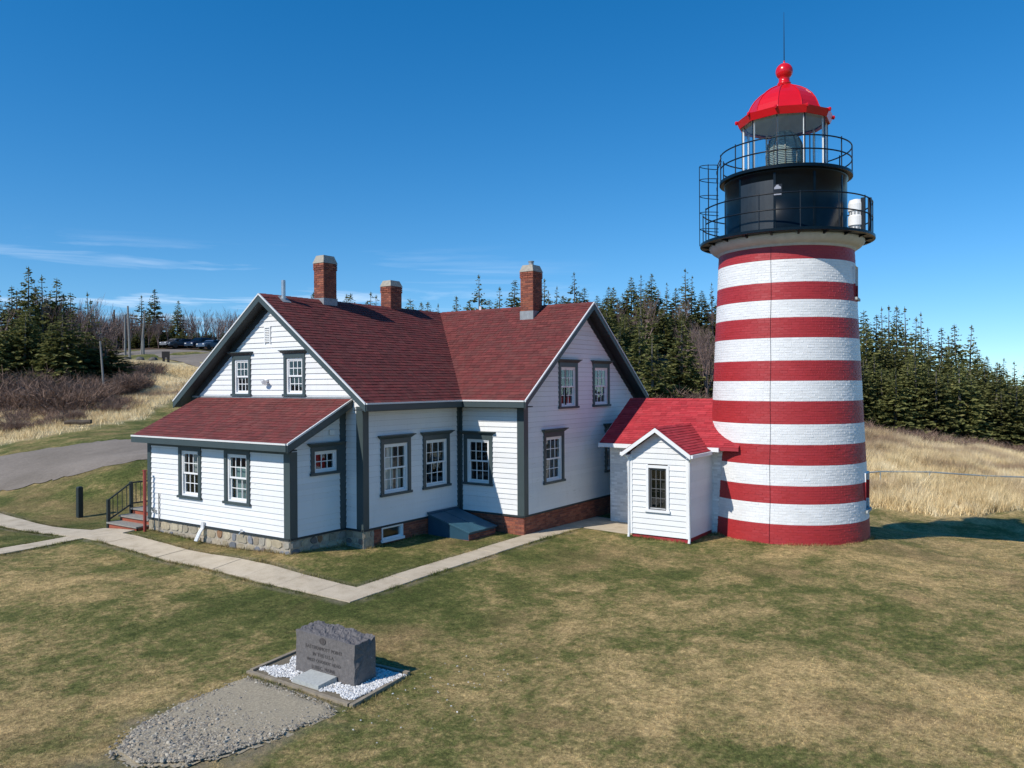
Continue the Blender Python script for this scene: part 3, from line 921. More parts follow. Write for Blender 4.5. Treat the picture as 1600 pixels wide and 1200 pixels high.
board(house, "frieze_board", WALLS['short'], -S_ + .215, -.131, He - .05, He + .1, .001, .036, T)
board(house, "frieze_board", WALLS['lean_front'], e_ + cb, e_ + Wl - .17, 2.24, 2.42, .001, .036, T)
for fr, a, b in ((WALLS['lean_front'], e_, e_ + Wl), (WALLS['lean_side'], LF - .03, -L_), (WALLS['side'], -L_ - .03, 0), (WALLS['short'], -S_, 0), (WALLS['gable2'], -.03, W2), (WALLS['face_a'], 0, e_)):
    board(house, "water_table", fr, a, b, -.05, -.004, -.02, .048, M['soffit'])

# rake friezes under the gable soffits
def rake_frieze(fr, half, slope, apex_u, lo):
    mb = MB()
    for sgn in (-1, 1):
        P = []
        ztop = Hr - .13; zb = Hr - .50
        u_t0, u_e = apex_u, apex_u + sgn * half
        z_e = -half * slope
        mb.hexa([wp(fr, u_t0, zb, .002), wp(fr, u_e, zb + z_e, .002), wp(fr, u_e, zb + z_e, .034), wp(fr, u_t0, zb, .034),
                 wp(fr, u_t0, ztop, .002), wp(fr, u_e, ztop + z_e, .002), wp(fr, u_e, ztop + z_e, .034), wp(fr, u_t0, ztop, .034)])
    return fix_normals(mb.build("rake_frieze", M['soffit'], house))
rake_frieze(WALLS['face_a'], W1 / 2 - .0, .7385, W1 / 2, 0)
rake_frieze(WALLS['gable2'], W2 / 2 - .0, .76, W2 / 2, 0)

# ---- roofs
MAROON = [(0.188, 0.045, 0.040), (0.212, 0.052, 0.045), (0.155, 0.040, 0.036), (0.178, 0.054, 0.046), (0.198, 0.043, 0.039), (0.165, 0.047, 0.042)]
def shingles(parent, P0, U, V, length, span, tones, mat, expo=.145, tabw=.22, thick=.014):
    P0, U, V = Vector(P0), Vector(U).normalized(), Vector(V).normalized()
    N = U.cross(V).normalized()
    if N.z < 0: N = -N
    mb = MB()
    n = int(math.ceil(length / expo))
    for i in range(n):
        t0, t1 = i * expo, min((i + 1) * expo, length)
        a0, b0 = span(t0); a1, b1 = span(t1)
        lo, hi = min(a0, a1), max(b0, b1)
        u = lo - rnd.random() * tabw
        row = 0.95 + .10 * rnd.random()
        while u < hi:
            w = tabw * rnd.uniform(.55, 1.35)
            p, q = u + .003, u + w - .003
            pb, qb = max(p, a0), min(q, b0); pt, qt = max(p, a1), min(q, b1)
            if qb - pb > .01 or qt - pt > .01:
                if qb < pb: pb = qb = (pb if pb > q else qb)
                if qt < pt: pt = qt = (pt if pt > q else qt)
                c = rnd.choice(tones); s = row * rnd.uniform(.88, 1.10)
                c = (c[0] * s, c[1] * s, c[2] * s)
                h = thick * rnd.uniform(.8, 1.5)
                A, B = P0 + U * pb + V * t0, P0 + U * qb + V * t0
                Cc, Dd = P0 + U * qt + V * (t1 + .012), P0 + U * pt + V * (t1 + .012)
                mb.quad(A + N * h, B + N * h, Cc + N * .003, Dd + N * .003, c)
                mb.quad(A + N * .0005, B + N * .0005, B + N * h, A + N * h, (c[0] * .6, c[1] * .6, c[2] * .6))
            u += w
    o = mb.build("shingles", mat, parent)
    tag(o, kind="stuff")
    return o

def slab(mb, pts, thick):
    """pts: polygon on the top surface; thickened downwards"""
    n = len(pts); i = len(mb.v)
    P = [Vector(p) for p in pts]
    mb.v += [tuple(p) for p in P] + [tuple(p - ZV * thick) for p in P]
    mb.f.append(tuple(i + k for k in range(n))); mb.c.append(None)
    mb.f.append(tuple(i + n + k for k in reversed(range(n)))); mb.c.append(None)
    for k in range(n):
        k2 = (k + 1) % n
        mb.f.append((i + k, i + n + k, i + n + k2, i + k2)); mb.c.append(None)

s1 = (Hr - ze) / (W1 / 2 + ro)
s2 = (Hr - ze) / (W2 / 2 + ro)
xa, yb = -L_ - oh, -S_ - oh
rid = (W2 / 2, W1 / 2, Hr)
roof1 = MB()
slab(roof1, [(xa, -ro, ze), (-ro, -ro, ze), rid, (xa, W1 / 2, Hr)], .11)
slab(roof1, [(xa, W1 / 2, Hr), rid, (W2 + ro, W1 + ro, ze), (xa, W1 + ro, ze)], .11)
r1 = fix_normals(roof1.build("front_wing_roof", M['soffit'], house))
ln1 = math.hypot(W1 / 2 + ro, Hr - ze)
V1 = Vector((0, W1 / 2 + ro, Hr - ze)).normalized()
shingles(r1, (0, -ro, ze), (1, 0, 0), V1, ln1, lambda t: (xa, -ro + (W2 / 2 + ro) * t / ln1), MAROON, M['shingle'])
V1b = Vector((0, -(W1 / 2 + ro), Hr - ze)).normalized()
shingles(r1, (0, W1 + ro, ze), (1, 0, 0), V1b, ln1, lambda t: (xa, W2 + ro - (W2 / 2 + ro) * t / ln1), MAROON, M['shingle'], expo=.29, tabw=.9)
roof2 = MB()
slab(roof2, [(-ro, yb, ze), (W2 / 2, yb, Hr), rid, (-ro, -ro, ze)], .11)
slab(roof2, [(W2 / 2, yb, Hr), (W2 + ro, yb, ze), (W2 + ro, W1 + ro, ze), rid], .11)
r2 = fix_normals(roof2.build("right_wing_roof", M['soffit'], house))
ln2 = math.hypot(W2 / 2 + ro, Hr - ze)
V2 = Vector((W2 / 2 + ro, 0, Hr - ze)).normalized()
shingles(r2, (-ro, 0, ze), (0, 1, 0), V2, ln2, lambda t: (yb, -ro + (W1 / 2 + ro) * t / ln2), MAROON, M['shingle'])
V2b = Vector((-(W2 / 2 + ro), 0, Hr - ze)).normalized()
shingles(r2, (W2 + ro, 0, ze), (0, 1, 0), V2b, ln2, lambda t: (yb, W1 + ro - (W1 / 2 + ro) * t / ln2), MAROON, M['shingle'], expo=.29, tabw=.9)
# ridge caps
rc = MB()
def ridge_caps(mb, a, b, half, slope, tones, step=.24):
    a, b = Vector(a), Vector(b); d = (b - a); n = int(d.length / step); d.normalize()
    side = Vector((-d.y, d.x, 0))
    for i in range(n):
        p, q = a + d * (i * step), a + d * ((i + 1) * step + .02)
        c = rnd.choice(tones); k = rnd.uniform(.85, 1.15); c = tuple(x * k for x in c)
        up0, up1 = ZV * .016, ZV * .026
        for sg in (-1, 1):
            o = side * sg * half - ZV * half * slope
            mb.quad(p + up0, q + up1, q + o + up1, p + o + up0, c)
ridge_caps(rc, (xa, W1 / 2, Hr), rid, .14, s1, MAROON)
ridge_caps(rc, (W2 / 2, yb, Hr), rid, .14, s2, MAROON)
tag(rc.build("ridge_caps", M['shingle'], house), kind="stuff")

# lean-to roof: outer plane from eave (LF-.35, z 2.56) up to face A (z 3.70)
lx0, lz0, lx1, lz1 = LF - .36, 2.55, -L_ + .02, 3.70
ly0, ly1 = e_ - .30, e_ + Wl + .30
lr = MB()
slab(lr, [(lx0, ly0, lz0), (lx1, ly0, lz1), (lx1, ly1, lz1), (lx0, ly1, lz0)], .09)
r3 = fix_normals(lr.build("lean_to_roof", M['soffit'], house))
ln3 = math.hypot(lx1 - lx0, lz1 - lz0)
shingles(r3, (lx0, 0, lz0), (0, 1, 0), (lx1 - lx0, 0, lz1 - lz0), ln3, lambda t: (ly0, ly1), [(c[0] * 1.05, c[1] * 1.05, c[2] * 1.05) for c in MAROON], M['shingle'])
# wall strip and flashing above the lean-to roof
board(house, "flashing", WALLS['face_a'], .42, W1 - .1, 3.685, 3.735, .026, .045, M['flash'])

def edge_board(name, a, b, outd, hgt, thick, mat, drop=0.0):
    """board hanging below the line a-b (roof edge), on its outward side"""
    a, b, outd = Vector(a), Vector(b), Vector(outd).normalized()
    mb = MB()
    A, B = a - ZV * drop, b - ZV * drop
    mb.hexa([A - ZV * hgt, B - ZV * hgt, B - ZV * hgt + outd * thick, A - ZV * hgt + outd * thick, A, B, B + outd * thick, A + outd * thick])
    return fix_normals(mb.build(name, mat, house))

def trim_edge(a, b, outd, hgt=.20):
    edge_board("fascia", a, b, outd, hgt, .03, T, .035)
    edge_board("drip_edge", Vector(a) + Vector(outd).normalized() * .001 + ZV * .016, Vector(b) + Vector(outd).normalized() * .001 + ZV * .016, outd, .045, .045, M['drip'])
def rake_trim(a, b, outd):
    edge_board("rake_board", a, b, outd, .20, .03, T, .035)
    edge_board("drip_edge", Vector(a) + ZV * .016 + Vector(outd) * .001, Vector(b) + ZV * .016 + Vector(outd) * .001, outd, .05, .045, M['drip'])
X_, Y_ = Vector((1, 0, 0)), Vector((0, 1, 0))
rake_trim((xa, -ro, ze), (xa, W1 / 2, Hr), -X_); rake_trim((xa, W1 / 2, Hr), (xa, W1 + ro, ze), -X_)
rake_trim((-ro, yb, ze), (W2 / 2, yb, Hr), -Y_); rake_trim((W2 / 2, yb, Hr), (W2 + ro, yb, ze), -Y_)
trim_edge((xa + .002, -ro, ze), (-ro, -ro, ze), -Y_, .17); trim_edge((-ro, yb + .002, ze), (-ro, -ro - .046, ze), -X_, .17)
trim_edge((lx0, ly0 + .002, lz0), (lx0, ly1, lz0), -X_, .17)
rake_trim((lx0, ly0, lz0), (lx1 - .04, ly0, lz1 - .02), -Y_)
# boxed soffits below the eaves and the sloping soffits of the gables
sf = MB()
sf.box(xa + .01, -ro, -ro + .001, -.002, ze - .20, ze - .165); sf.box(-ro + .001, -.002, yb + .01, -ro, ze - .20, ze - .165)
sf.box(lx0 + .001, LF - .002, ly0 + .01, ly1 - .01, lz0 - .20, lz0 - .165)
sf.build("eave_soffit", M['soffit'], house)
sf = MB()
def rake_soffit(a, b, inward, wdt, dz=.22):
    a, b, inward = Vector(a), Vector(b), Vector(inward)
    sf = MB(); sf.hexa([a - ZV * (dz + .02), b - ZV * (dz + .02), b + inward * wdt - ZV * (dz + .02), a + inward * wdt - ZV * (dz + .02),
             a - ZV * dz, b - ZV * dz, b + inward * wdt - ZV * dz, a + inward * wdt - ZV * dz])
    fix_normals(sf.build("rake_soffit", M['soffit'], house))
rake_soffit((xa, -ro + .05, ze + .03), (xa, W1 / 2, Hr), X_, oh - .004); rake_soffit((xa, W1 + ro - .05, ze + .03), (xa, W1 / 2, Hr), X_, oh - .004)
rake_soffit((-ro + .05, yb, ze + .03), (W2 / 2, yb, Hr), Y_, oh - .004); rake_soffit((W2 + ro - .05, yb, ze + .03), (W2 / 2, yb, Hr), Y_, oh - .004)
rake_soffit((lx0 + .02, ly0, lz0), (lx1, ly0, lz1), Y_, .29, .2)
# dark frieze along the sloping top of the lean-to side wall
mb = MB(); fr = WALLS['lean_side']
sl = (lz1 - lz0) / (lx1 - lx0)
zt = lambda u: lz0 + (u - lx0) * sl
mb.hexa([wp(fr, LF - .04, zt(LF) - .42, .002), wp(fr, -L_, zt(-L_) - .42, .002), wp(fr, -L_, zt(-L_) - .42, .046), wp(fr, LF - .04, zt(LF) - .42, .046),
         wp(fr, LF - .04, zt(LF) - .12, .002), wp(fr, -L_, zt(-L_) - .12, .002), wp(fr, -L_, zt(-L_) - .12, .046), wp(fr, LF - .04, zt(LF) - .12, .046)])
fix_normals(mb.build("rake_frieze", T, house))

# ---- foundations
STONES = [(0.46, 0.40, 0.29), (0.36, 0.33, 0.28), (0.22, 0.23, 0.25), (0.20, 0.17, 0.15), (0.52, 0.45, 0.32), (0.42, 0.35, 0.25), (0.36, 0.33, 0.27), (0.48, 0.40, 0.27)]
def stone_wall(fr, u0, u1, z0, z1, name="stone_foundation"):
    O, U, N = fr
    core = MB(); core.obox(O, U, ZV, N, u0 + .005, u1 - .005, z0, z1, -.25, .0)
    par = core.build(name, M['mortar'], house)
    z = z0
    while z < z1 - .02:
        h = rnd.uniform(.14, .30)
        if z1 - z - h < .09: h = z1 - z
        u = u0
        while u < u1 - .01:
            w = rnd.uniform(.18, .55)
            if u1 - u - w < .12: w = u1 - u
            j = lambda: rnd.uniform(-.04, .04)
            mar = .011
            c = [(u + mar + j() * (u > u0), z + mar + j() * .7), (u + w - mar + j() * (u + w < u1), z + mar + j() * .7),
                 (u + w - mar + j() * (u + w < u1), z + h - mar + j() * .5), (u + mar + j() * (u > u0), z + h - mar + j() * .5)]
            # chamfered outline: cut every corner, then a raised uneven face
            ring = []
            for k in range(4):
                p, q, r = c[k - 1], c[k], c[(k + 1) % 4]
                f = rnd.uniform(.08, .36)
                ring += [(q[0] + (p[0] - q[0]) * f, q[1] + (p[1] - q[1]) * f), (q[0] + (r[0] - q[0]) * f, q[1] + (r[1] - q[1]) * f)]
            cx, cz = sum(p[0] for p in ring) / 8, sum(p[1] for p in ring) / 8
            mb = MB(); col = rnd.choice(STONES); k_ = rnd.uniform(.75, 1.15); col = tuple(x * k_ for x in col)
            if rnd.random() < .03: col = (.30, .17, .09)
            i0 = 0; dep = rnd.uniform(.012, .032)
            mb.v += [tuple(wp(fr, p[0], p[1], -.03)) for p in ring]
            mb.v += [tuple(wp(fr, cx + (p[0] - cx) * .86, cz + (p[1] - cz) * .86, dep + rnd.uniform(-.006, .006))) for p in ring]
            for k in range(8):
                mb.f.append((k, (k + 1) % 8, 8 + (k + 1) % 8, 8 + k)); mb.c.append(col)
            mb.f.append(tuple(8 + k for k in range(8))); mb.c.append(col)
            fix_normals(mb.build("stone", M['attr_rough'], par))
            u += w
        z += h
    return par
stone_wall(WALLS['lean_front'], e_, e_ + Wl, -.62, -.05)
stone_wall(WALLS['lean_side'], LF + .012, -L_, -.62, -.05)
stone_wall(WALLS['face_a'], .0, e_, -.66, -.05)
stone_wall(WALLS['side'], -L_ + .012, -L_ + .42, -.66, -.05)

BRICK = [(0.30, 0.085, 0.045), (0.34, 0.10, 0.055), (0.25, 0.070, 0.042), (0.37, 0.125, 0.07), (0.21, 0.065, 0.045)]
def brick_panel(mb, fr, u0, u1, z0, z1, tones=BRICK, bl=.205, bh=.062, j=.010, proud=.008):
    O, U, N = fr
    z = z0; row = 0
    while z < z1 - .01:
        h = min(bh, z1 - z)
        u = u0 - (bl / 2 if row % 2 else 0)
        while u < u1:
            a, b = max(u, u0), min(u + bl, u1)
            if b - a > .03:
                c = rnd.choice(tones); k = rnd.uniform(.8, 1.15); c = tuple(x * k for x in c)
                pr = proud + rnd.uniform(-.002, .003)
                P = lambda x, y, n: wp(fr, x, y, n)
                i = len(mb.v)
                mb.v += [tuple(P(a, z, -.002)), tuple(P(b, z, -.002)), tuple(P(b, z + h, -.002)), tuple(P(a, z + h, -.002)),
                         tuple(P(a + .003, z + .003, pr)), tuple(P(b - .003, z + .003, pr)), tuple(P(b - .003, z + h - .003, pr)), tuple(P(a + .003, z + h - .003, pr))]
                for f in ((4, 5, 6, 7), (0, 1, 5, 4), (1, 2, 6, 5), (2, 3, 7, 6), (3, 0, 4, 7)):
                    mb.f.append(tuple(i + k2 for k2 in f)); mb.c.append(c)
            u += bl + j
        z += bh + j; row += 1
def brick_foundation(fr, rects, name="brick_foundation"):
    core = MB(); br = MB()
    for (u0, u1, z0, z1) in rects:
        core.obox(*[fr[0], fr[1], ZV, fr[2]], u0 + .005, u1 - .005, z0, z1, -.2, 0)
        brick_panel(br, fr, u0, u1, z0, z1)
    par = core.build(name, M['brick_mortar'], house)
    tag(br.build("bricks", M['brick'], par), kind="stuff")
brick_foundation(WALLS['side'], [(-L_ + .42, -3.66, -.72, -.05), (-2.82, 0, -.72, -.05), (-3.66, -2.82, -.72, -.42)])
brick_foundation(WALLS['short'], [(-S_, 0, -.78, -.05)])
brick_foundation(WALLS['gable2'], [(0, W2, -.9, -.05)])
window(house, WALLS['side'], -3.68, -2.80, -.42, -.05, hood=False, cols=1, rows=1, double=False, casing=M['white_trim'], cw=.02, head=.02, slim=.45)
# dark area behind the cellar window
mb = MB(); mb.box(-3.9, -2.6, .35, .40, -.7, -.03); mb.build("cellar_wall", M['dark'], house)

# cellar bulkhead against the side wall
bk = MB()
bx0, bx1, by, bz0, bz1 = -1.66, -.30, -1.62, .06, -.36
side_poly = lambda x: [(x, -.05, -.75), (x, by, -.75), (x, by, bz1), (x, -.05, bz0)]
a_, b_ = side_poly(bx0), side_poly(bx1)
bk.hexa([a_[0], b_[0], b_[1], a_[1], a_[3], b_[3], b_[2], a_[2]])
bh_ = fix_normals(bk.build("cellar_bulkhead", M['blue'], house))
dv = Vector((0, by + .05, bz1 - bz0)).normalized(); dn = Vector((0, -dv.z, dv.y)); dn = dn if dn.z > 0 else -dn
dl = math.hypot(by + .05, bz1 - bz0)
for (u0, u1) in ((-.035, .650), (.685, 1.395)):
    mb = MB(); mb.obox((bx0, -.05, bz0), (1, 0, 0), dv, dn, u0, u1, 0.0, dl + .05, .004, .04)
    lf = mb.build("door_leaf", M['blue_leaf'], bh_)
mb = MB(); mb.obox((bx0, -.05, bz0), (1, 0, 0), dv, dn, -.055, 1.41, -.02, .07, .041, .07)
mb.build("hinge_board", M['blue'], bh_)
mb = MB(); core = MB(); frk = (Vector((0, by - .004, 0)), Vector((1, 0, 0)), Vector((0, -1, 0)))
brick_panel(mb, frk, bx0, bx1, -.76, bz1 - .06)
frk2 = (Vector((bx0 - .004, 0, 0)), Vector((0, 1, 0)), Vector((-1, 0, 0)))
brick_panel(mb, frk2, by, -.05, -.76, -.58)
tag(mb.build("bricks", M['brick'], bh_), kind="stuff")

# ---- chimneys
def chimney(x0, x1, y0, y1, z0, z1, zc, pot=False, flash_z=None):
    core = MB(); core.box(x0, x1, y0, y1, z0, z1)
    ch = core.build("chimney", M['brick_mortar'], house)
    br = MB()
    frs = [((x0, 0, 0), (0, 1, 0), (-1, 0, 0), y0, y1), ((x1, 0, 0), (0, 1, 0), (1, 0, 0), y0, y1), ((0, y0, 0), (1, 0, 0), (0, -1, 0), x0, x1), ((0, y1, 0), (1, 0, 0), (0, 1, 0), x0, x1)]
    for (o, u, n, a, b) in frs:
        f = (Vector(o), Vector(u), Vector(n))
        brick_panel(br, f, a, b, z0, z1 - .22)
        brick_panel(br, f, a - .02, b + .02, z1 - .22, z1, proud=.026)
    tag(br.build("bricks", M['brick'], ch), kind="stuff")
    cp = MB(); g = .035; t = .05
    cp.hexa([(x0 - g, y0 - g, z1), (x1 + g, y0 - g, z1), (x1 + g, y1 + g, z1), (x0 - g, y1 + g, z1),
             (x0 + t, y0 + t, zc), (x1 - t, y0 + t, zc), (x1 - t, y1 - t, zc), (x0 + t, y1 - t, zc)])
    cp.build("cap", M['cap'], ch)
    if pot:
        pm = MB(); pm.lathe((x0 + x1) / 2, (y0 + y1) / 2, [(.09, zc - .02), (.09, zc + .13), (.11, zc + .13), (.11, zc + .16), (.07, zc + .16), (.07, zc)], 14)
        pm.build("pot", M['flash'], ch)
    if flash_z:
        fm = MB(); q = .022
        fm.box(x0 - q, x1 + q, y0 - q, y1 + q, flash_z[0], flash_z[1])
        fm.build("flashing", M['flash'], ch)
    return ch
chimney(-2.36, -1.80, 3.78, 4.24, 6.3, 8.10, 8.36, flash_z=(6.5, 6.94))
chimney(.98, 1.56, 3.92, 4.40, 6.3, 7.66, 7.88)
chimney(3.20, 3.80, -.80, -.28, 6.0, 8.06, 8.30, pot=True, flash_z=(6.2, 6.66))
mb = MB(); mb.tube([(-3.95, 3.86, 6.6), (-3.95, 3.86, 7.36)], .065, 14)
mb.build("flue_pipe", M['galv'], house, smooth=False)
mb = MB(); mb.obox((-3.95, 3.86, 6.775), (1, 0, 0), V1, Vector((0, -V1.z, V1.y)), -.16, .16, -.22, .12, .012, .022); mb.build("flashing", M['flash'], house)
mb = MB(); mb.tube([(3.9, 2.02, 6.7), (3.9, 2.02, 7.02)], .05, 12); mb.build("vent_pipe", M['white_trim'], house)

# ---- small fittings
fr = WALLS['face_a']
mb = MB()
for k in range(8):
    z = 5.43 + k * .053
    mb.hexa([wp(fr, 3.93, z, .03), wp(fr, 4.14, z, .03), wp(fr, 4.14, z - .02, .055), wp(fr, 3.93, z - .02, .055), wp(fr, 3.93, z + .012, .03), wp(fr, 4.14, z + .012, .03), wp(fr, 4.14, z - .008, .055), wp(fr, 3.93, z - .008, .055)])
mb.obox(fr[0], fr[1], ZV, fr[2], 3.89, 3.93, 5.37, 5.90, .02, .05); mb.obox(fr[0], fr[1], ZV, fr[2], 4.14, 4.18, 5.37, 5.90, .02, .05)
mb.obox(fr[0], fr[1], ZV, fr[2], 3.93, 4.14, 5.85, 5.90, .02, .05)
fix_normals(mb.build("gable_vent", M['white_trim'], house))
mb = MB(); mb.tube([wp(fr, 4.06, 4.22, .02), wp(fr, 4.06, 4.22, .10)], .055, 10)
mb.tube([wp(fr, 4.06, 4.22, .09), wp(fr, 4.12, 4.17, .20)], [.03, .075], 10); mb.tube([wp(fr, 4.06, 4.22, .09), wp(fr, 3.98, 4.17, .20)], [.03, .075], 10)
mb.build("flood_light", M['white_trim'], house)
fr = WALLS['lean_front']
mb = MB(); mb.tube([wp(fr, 6.66, -.4, .05), wp(fr, 6.66, .78, .05)], .016, 8); mb.build("conduit", M['pole'], house)
mb = MB(); mb.obox(fr[0], fr[1], ZV, fr[2], 6.93, 7.02, .20, .31, .024, .06); mb.obox(fr[0], fr[1], ZV, fr[2], 6.82, 6.91, .16, .26, .024, .06); mb.build("outlet_box", M['galv'], house)
mb = MB()
for du in (0, .075):
    mb.tube([wp(fr, 4.38 + du, .12, .07), wp(fr, 4.38 + du, -.06, .08), wp(fr, 4.40 + du, -.18, .16), wp(fr, 4.44 + du, -.42, .26)], .034, 8)
mb.build("downspout", M['white_trim'], house)
mb = MB(); mb.tube([wp(fr, 2.62, -.01, .03), wp(fr, 2.62, .01, .12), wp(fr, 2.66, -.05, .14)], .018, 8); mb.tube([wp(fr, 2.58, .06, .09), wp(fr, 2.66, .06, .09)], .02, 8); mb.build("faucet", M['galv'], house)
fr = WALLS['lean_side']
mb = MB(); mb.obox(fr[0], fr[1], ZV, fr[2], -5.05, -4.88, 2.68, 2.82, .02, .07); mb.build("junction_box", M['white_trim'], house)

# ------------------------------------------------------------------ entry steps at the end of the lean-to
st = empty("entry_steps", (-6.2, 8.2, gz(-6.2, 8.2)), "red and grey wooden entry steps with black handrail beside the lean-to", "steps")
sy0, sy1 = 7.36, 9.0
lev = [(-6.80, -6.34, -.27), (-6.40, -5.94, -.10), (-6.00, -4.9, .08)]
for (x0, x1, z) in lev:
    mb = MB(); mb.box(x0, x1, sy0 - .03, sy1 + .03, z - .045, z); mb.build("tread", M['tread'], st)
    mb = MB(); mb.box(x0 + .05, x0 + .075, sy0, sy1, z - .24 if z > -.2 else -.75, z - .046); mb.build("riser", M['riser'], st)
mb = MB(); mb.prism([(-6.75, -.75), (-4.9, -.75), (-4.9, .03), (-5.95, .03), (-5.95, -.15), (-6.36, -.15), (-6.36, -.32), (-6.75, -.32)], (0, sy0, 0), X_, ZV, Y_, .0, .04)
fix_normals(mb.build("side_panel", M['riser'], st))
mb = MB(); mb.prism([(-6.75, -.75), (-4.9, -.75), (-4.9, .03), (-5.95, .03), (-5.95, -.15), (-6.36, -.15), (-6.36, -.32), (-6.75, -.32)], (0, sy1 - .04, 0), X_, ZV, Y_, .0, .04)
fix_normals(mb.build("side_panel", M['riser'], st))
ry = sy1 + .05
for (x, z0, z1) in ((-6.72, -.62, .44), (-5.95, -.1, .93), (-4.95, .05, .93)):
    mb = MB(); mb.box(x - .045, x + .045, ry - .045, ry + .045, z0, z1); mb.build("post", M['post_dark'], st)
for (a, b) in (((-6.72, ry, .42), (-5.95, ry, .90)), ((-5.95, ry, .90), (-4.95, ry, .90)), ((-6.72, ry, -.22), (-5.95, ry, .20)), ((-5.95, ry, .22), (-4.95, ry, .22))):
    mb = MB(); mb.tube([a, b], .026, 6); mb.build("rail", M['post_dark'], st)
for i in range(4):
    t = (i + 1) / 5; x = -6.72 + .77 * t
    mb = MB(); mb.tube([(x, ry, -.22 + .42 * t), (x, ry, .42 + .48 * t)], .012, 6); mb.build("baluster", M['post_dark'], st)
for i in range(5):
    x = -5.95 + (i + 1) / 6
    mb = MB(); mb.tube([(x, ry, .22), (x, ry, .90)], .012, 6); mb.build("baluster", M['post_dark'], st)

zp = gz(-6.68, 7.05)
mb = MB(); mb.obox((-6.68, 7.05, zp), X_, Y_, ZV, -.035, .035, -.035, .035, -.2, 1.86); mb.obox((-6.68, 7.05, zp), X_, Y_, ZV, -.05, .05, -.05, .05, 1.86, 1.89)
po = mb.build("red_post", M['post_red']); tag(po, "slim red-brown post standing by the entry steps", "post")
zb_ = gz(-5.75, 12.7)
mb = MB(); mb.obox((-5.75, 12.7, zb_), X_, Y_, ZV, -.085, .085, -.085, .085, -.2, 1.06)
mb.hexa([(-5.75 + a * q, 12.7 + b * q, zb_ + z) for z, q in ((1.06, .084), (1.10, .062)) for a, b in ((-1, -1), (1, -1), (1, 1), (-1, 1))])
po = mb.build("bollard", M['post_dark'], smooth=False); tag(po, "dark square-topped bollard on the lawn left of the house", "bollard")

# ------------------------------------------------------------------ lighthouse
TX, TY = 6.042, -8.771
ZG = -.75
light = empty("lighthouse", (TX, TY, ZG), "red and white striped lighthouse tower with black gallery and red lantern dome", "lighthouse")
tr = lambda z: 2.475 - .0461 * z
TH0 = math.radians(195.64)            # bearing of the side that faces the path
bounds = [7.76, 7.132, 6.575, 6.01, 5.418, 4.74, 4.155, 3.512, 2.862, 2.213, 1.628, 1.005, .435, -.17]
REDC, WHC = (0.40, 0.027, 0.030), (0.79, 0.79, 0.78)
def stripe(z):
    k = sum(1 for b in bounds if z < b)
    return REDC if k % 2 == 0 else WHC
niches = [(TH0 + math.radians(79), .34, 6.72, 7.66), (TH0 + math.radians(77), .36, .15, 1.22)]
def in_niche(th, z0, z1):
    zc = (z0 + z1) / 2
    for (t, hw, a, b) in niches:
        d = (th - t + math.pi) % (2 * math.pi) - math.pi
        if abs(d) * tr(zc) < hw and a < zc < b: return True
    return False
core, br = MB(), MB()
ch = .0765; nc = int((8.30 + 1.0) / ch); NS = 200
for i in range(nc):
    z0, z1 = -1.0 + i * ch, -1.0 + (i + 1) * ch
    c = stripe((z0 + z1) / 2)
    r0, r1 = tr(z0) - .003, tr(z1) - .003
    for j in range(NS):
        t0, t1 = 2 * math.pi * j / NS, 2 * math.pi * (j + 1) / NS
        if in_niche((t0 + t1) / 2, z0, z1): continue
        core.quad((TX + r0 * math.cos(t0), TY + r0 * math.sin(t0), z0), (TX + r0 * math.cos(t1), TY + r0 * math.sin(t1), z0),
                  (TX + r1 * math.cos(t1), TY + r1 * math.sin(t1), z1), (TX + r1 * math.cos(t0), TY + r1 * math.sin(t0), z1), tuple(x * .93 for x in c))
    nb = round(2 * math.pi * tr(z0) / .225)
    off = (i % 2) * math.pi / nb + rnd.uniform(-.01, .01)
    for j in range(nb):
        t0, t1 = off + 2 * math.pi * (j + .03) / nb, off + 2 * math.pi * (j + .97) / nb
        if in_niche((t0 + t1) / 2, z0, z1): continue
        k = rnd.uniform(.95, 1.04); cc = tuple(x * k for x in c)
        p = rnd.gauss(.002, .0016); tilt = rnd.gauss(0, .0013); tv_ = rnd.gauss(0, .0010)
        P = lambda t, r, z: (TX + r * math.cos(t), TY + r * math.sin(t), z)
        za, zb2 = z0 + .006, z1 - .006
        ra, rb = tr(za), tr(zb2)
        tm = .0025
        A, B, C2, D2 = P(t0, ra - .004, za), P(t1, ra - .004, za), P(t1, rb - .004, zb2), P(t0, rb - .004, zb2)
        a, b, c2, d2 = P(t0 + tm, ra + p - tilt - tv_, za + .004), P(t1 - tm, ra + p + tilt - tv_, za + .004), P(t1 - tm, rb + p + tilt + tv_, zb2 - .004), P(t0 + tm, rb + p - tilt + tv_, zb2 - .004)
        k0 = len(br.v); br.v += [A, B, C2, D2, a, b, c2, d2]
        for f in ((4, 5, 6, 7), (0, 1, 5, 4), (1, 2, 6, 5), (2, 3, 7, 6), (3, 0, 4, 7)):
            br.f.append(tuple(k0 + q for q in f)); br.c.append(cc)
